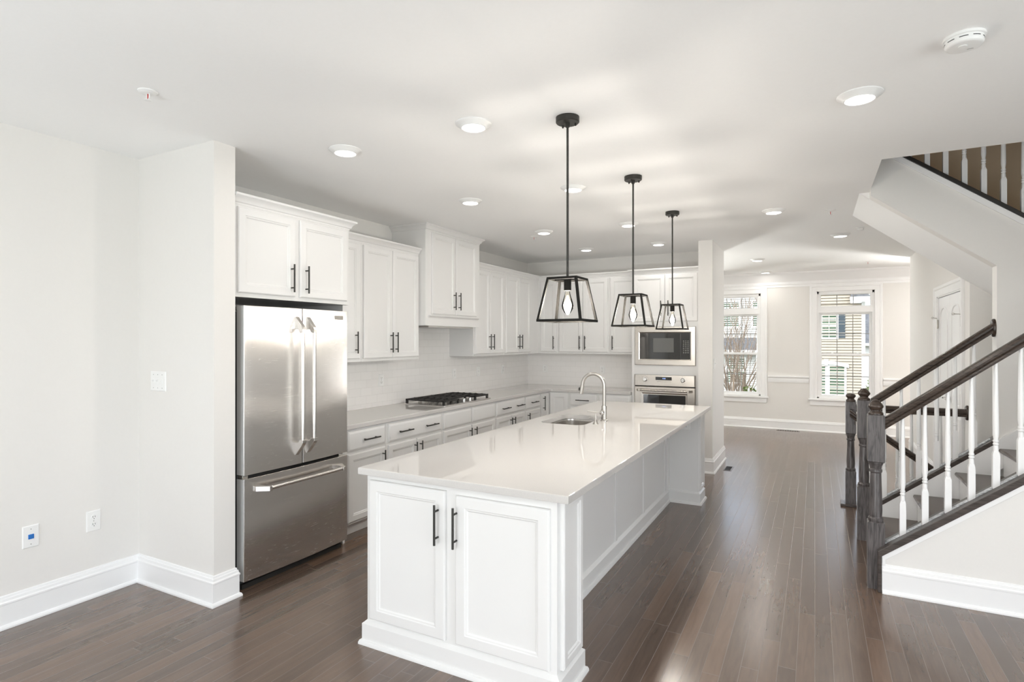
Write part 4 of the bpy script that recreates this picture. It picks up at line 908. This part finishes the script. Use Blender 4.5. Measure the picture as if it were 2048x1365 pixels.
MB().prism([(1.42, 3.50), (2.2, 3.50), (1.98, 3.72), (1.42, 3.86)], Y-.5, Y+.4, 'y').build('porch_roof', 'greyroof', t, 0)
MB().tube([(1.95, Y-.5, 3.85), (2.12, Y-.5, 3.62), (2.3, Y-.5, 3.45)], .05, 8).build('downspout', 'white_ext', t)
Y2 = 44.
t = thing('house', (4, Y2, -1.6), 'white brick house with a grey roof beside the beige house', 'house')
MB().box(2.5, 9, Y2, Y2+5, -1.6, 1.35).build('wall', 'white_ext', t, 0)
MB().prism([(Y2-.4, 1.35), (Y2+5, 3.9), (Y2+5, 1.35)], 2.3, 9, 'x').build('roof', 'greyroof', t, 0); MB().box(2.3, 9, Y2-.5, Y2-.38, 1.2, 1.38).build('fascia', 'white_ext', t, 0)
Y3 = 36.
t = thing('house', (-4.5, Y3, -1.6), 'pale house behind the bare tree across the street', 'house')
siding(t, -9, -1.9, Y3, -1.6, 1.0, 'siding2'); siding(t, -9, -2.8, Y3+1.2, 1.6, 8, 'siding2', name='upper_siding')
MB().prism([(Y3-.5, .95), (Y3+1.3, 1.75), (Y3+1.3, .95)], -9.2, -1.7, 'x').build('porch_roof', 'greyroof', t, 0)
MB().box(-9.2, -1.7, Y3-.62, Y3-.48, .82, 1.0).build('fascia', 'white_ext', t, 0)
for x in (-6.6, -5.0, -3.3): ext_window(t, x, x+.9, Y3+1.2, 2.4, 3.9, 2)
for x in (-5.9, -4.6): ext_window(t, x, x+.95, Y3, -.9, .5, 2)
MB().prism([(Y3+1.0, 4.6), (Y3+2.4, 5.6), (Y3+2.4, 4.6)], -9.2, -2.4, 'x').build('band_roof', 'greyroof', t, 0)

def tree():
    X, Yt, z0 = -2.02, 17.5, -1.55
    t = thing('bare_tree', (X, Yt, z0), 'bare multi-stemmed tree outside the front window', 'tree')
    tr, br = MB(), MB(); rnd = random.Random(4)
    def grow(p, d, ln, r, lv):
        n = 3; path = [p]; rs = [r]; q = V(p); dd = V(d)
        for k in range(n):
            dd = (dd+V((rnd.uniform(-.12, .12), rnd.uniform(-.12, .12), .07))).normalized(); q = q+dd*ln/n; path.append(tuple(q)); rs.append(max(.0055, r*(1-.5*(k+1)/n)))
        (tr if lv < 2 else br).tube(path, rs, 6 if lv < 2 else 4, False)
        if lv >= 4: return
        for k in range((3, 3, 3, 2)[lv]):
            s = rnd.choice((1, 2, 3)); b = V(path[s]); a = rnd.uniform(0, 2*pi); sp = rnd.uniform(.3, .6)
            nd = (dd+V((cos(a), sin(a), .25))*sp).normalized(); grow(tuple(b), nd, ln*rnd.uniform(.6, .82), rs[s]*.55, lv+1)
    for k in range(6):
        a = k*2*pi/6+.3; grow((X+.10*cos(a), Yt+.10*sin(a), z0), V((cos(a)*.20, sin(a)*.2, 1)).normalized(), 2.2, .06, 0)
    tr.build('trunk', 'bark', t, 60, weld=False); br.build('branches', 'bark', t, 60, weld=False)
tree()
def bush(X, Yb, z0, rx, rz_, lb, n=650, name='bush'):
    rnd = random.Random(int(X*100)); m = MB()
    for k in range(n):
        a = rnd.uniform(0, 2*pi); b = math.acos(rnd.uniform(-.2, 1)); r = rnd.uniform(.7, 1)
        p = V((X+rx*r*sin(b)*cos(a), Yb+rx*r*sin(b)*sin(a), z0+rz_*r*cos(b)+.1)); u = V((rnd.uniform(-1, 1), rnd.uniform(-1, 1), rnd.uniform(-.2, 1))).normalized(); v_ = u.cross(V((rnd.uniform(-1, 1), .3, .4))).normalized(); s = .05
        m.add([tuple(p-v_*s*.5), tuple(p+u*s), tuple(p+v_*s*.5), tuple(p-u*s)], [(0, 1, 2, 3)])
    t = m.build(name, 'leaf', None, 0, weld=False); tag(t, lb, 'shrub')
bush(-1.38, 14.6, -.62, .36, 1.05, 'green shrub at the foot of the bare tree'); bush(2.25, 28.5, -1.5, .45, 1.6, 'green shrub at the corner of the beige house')
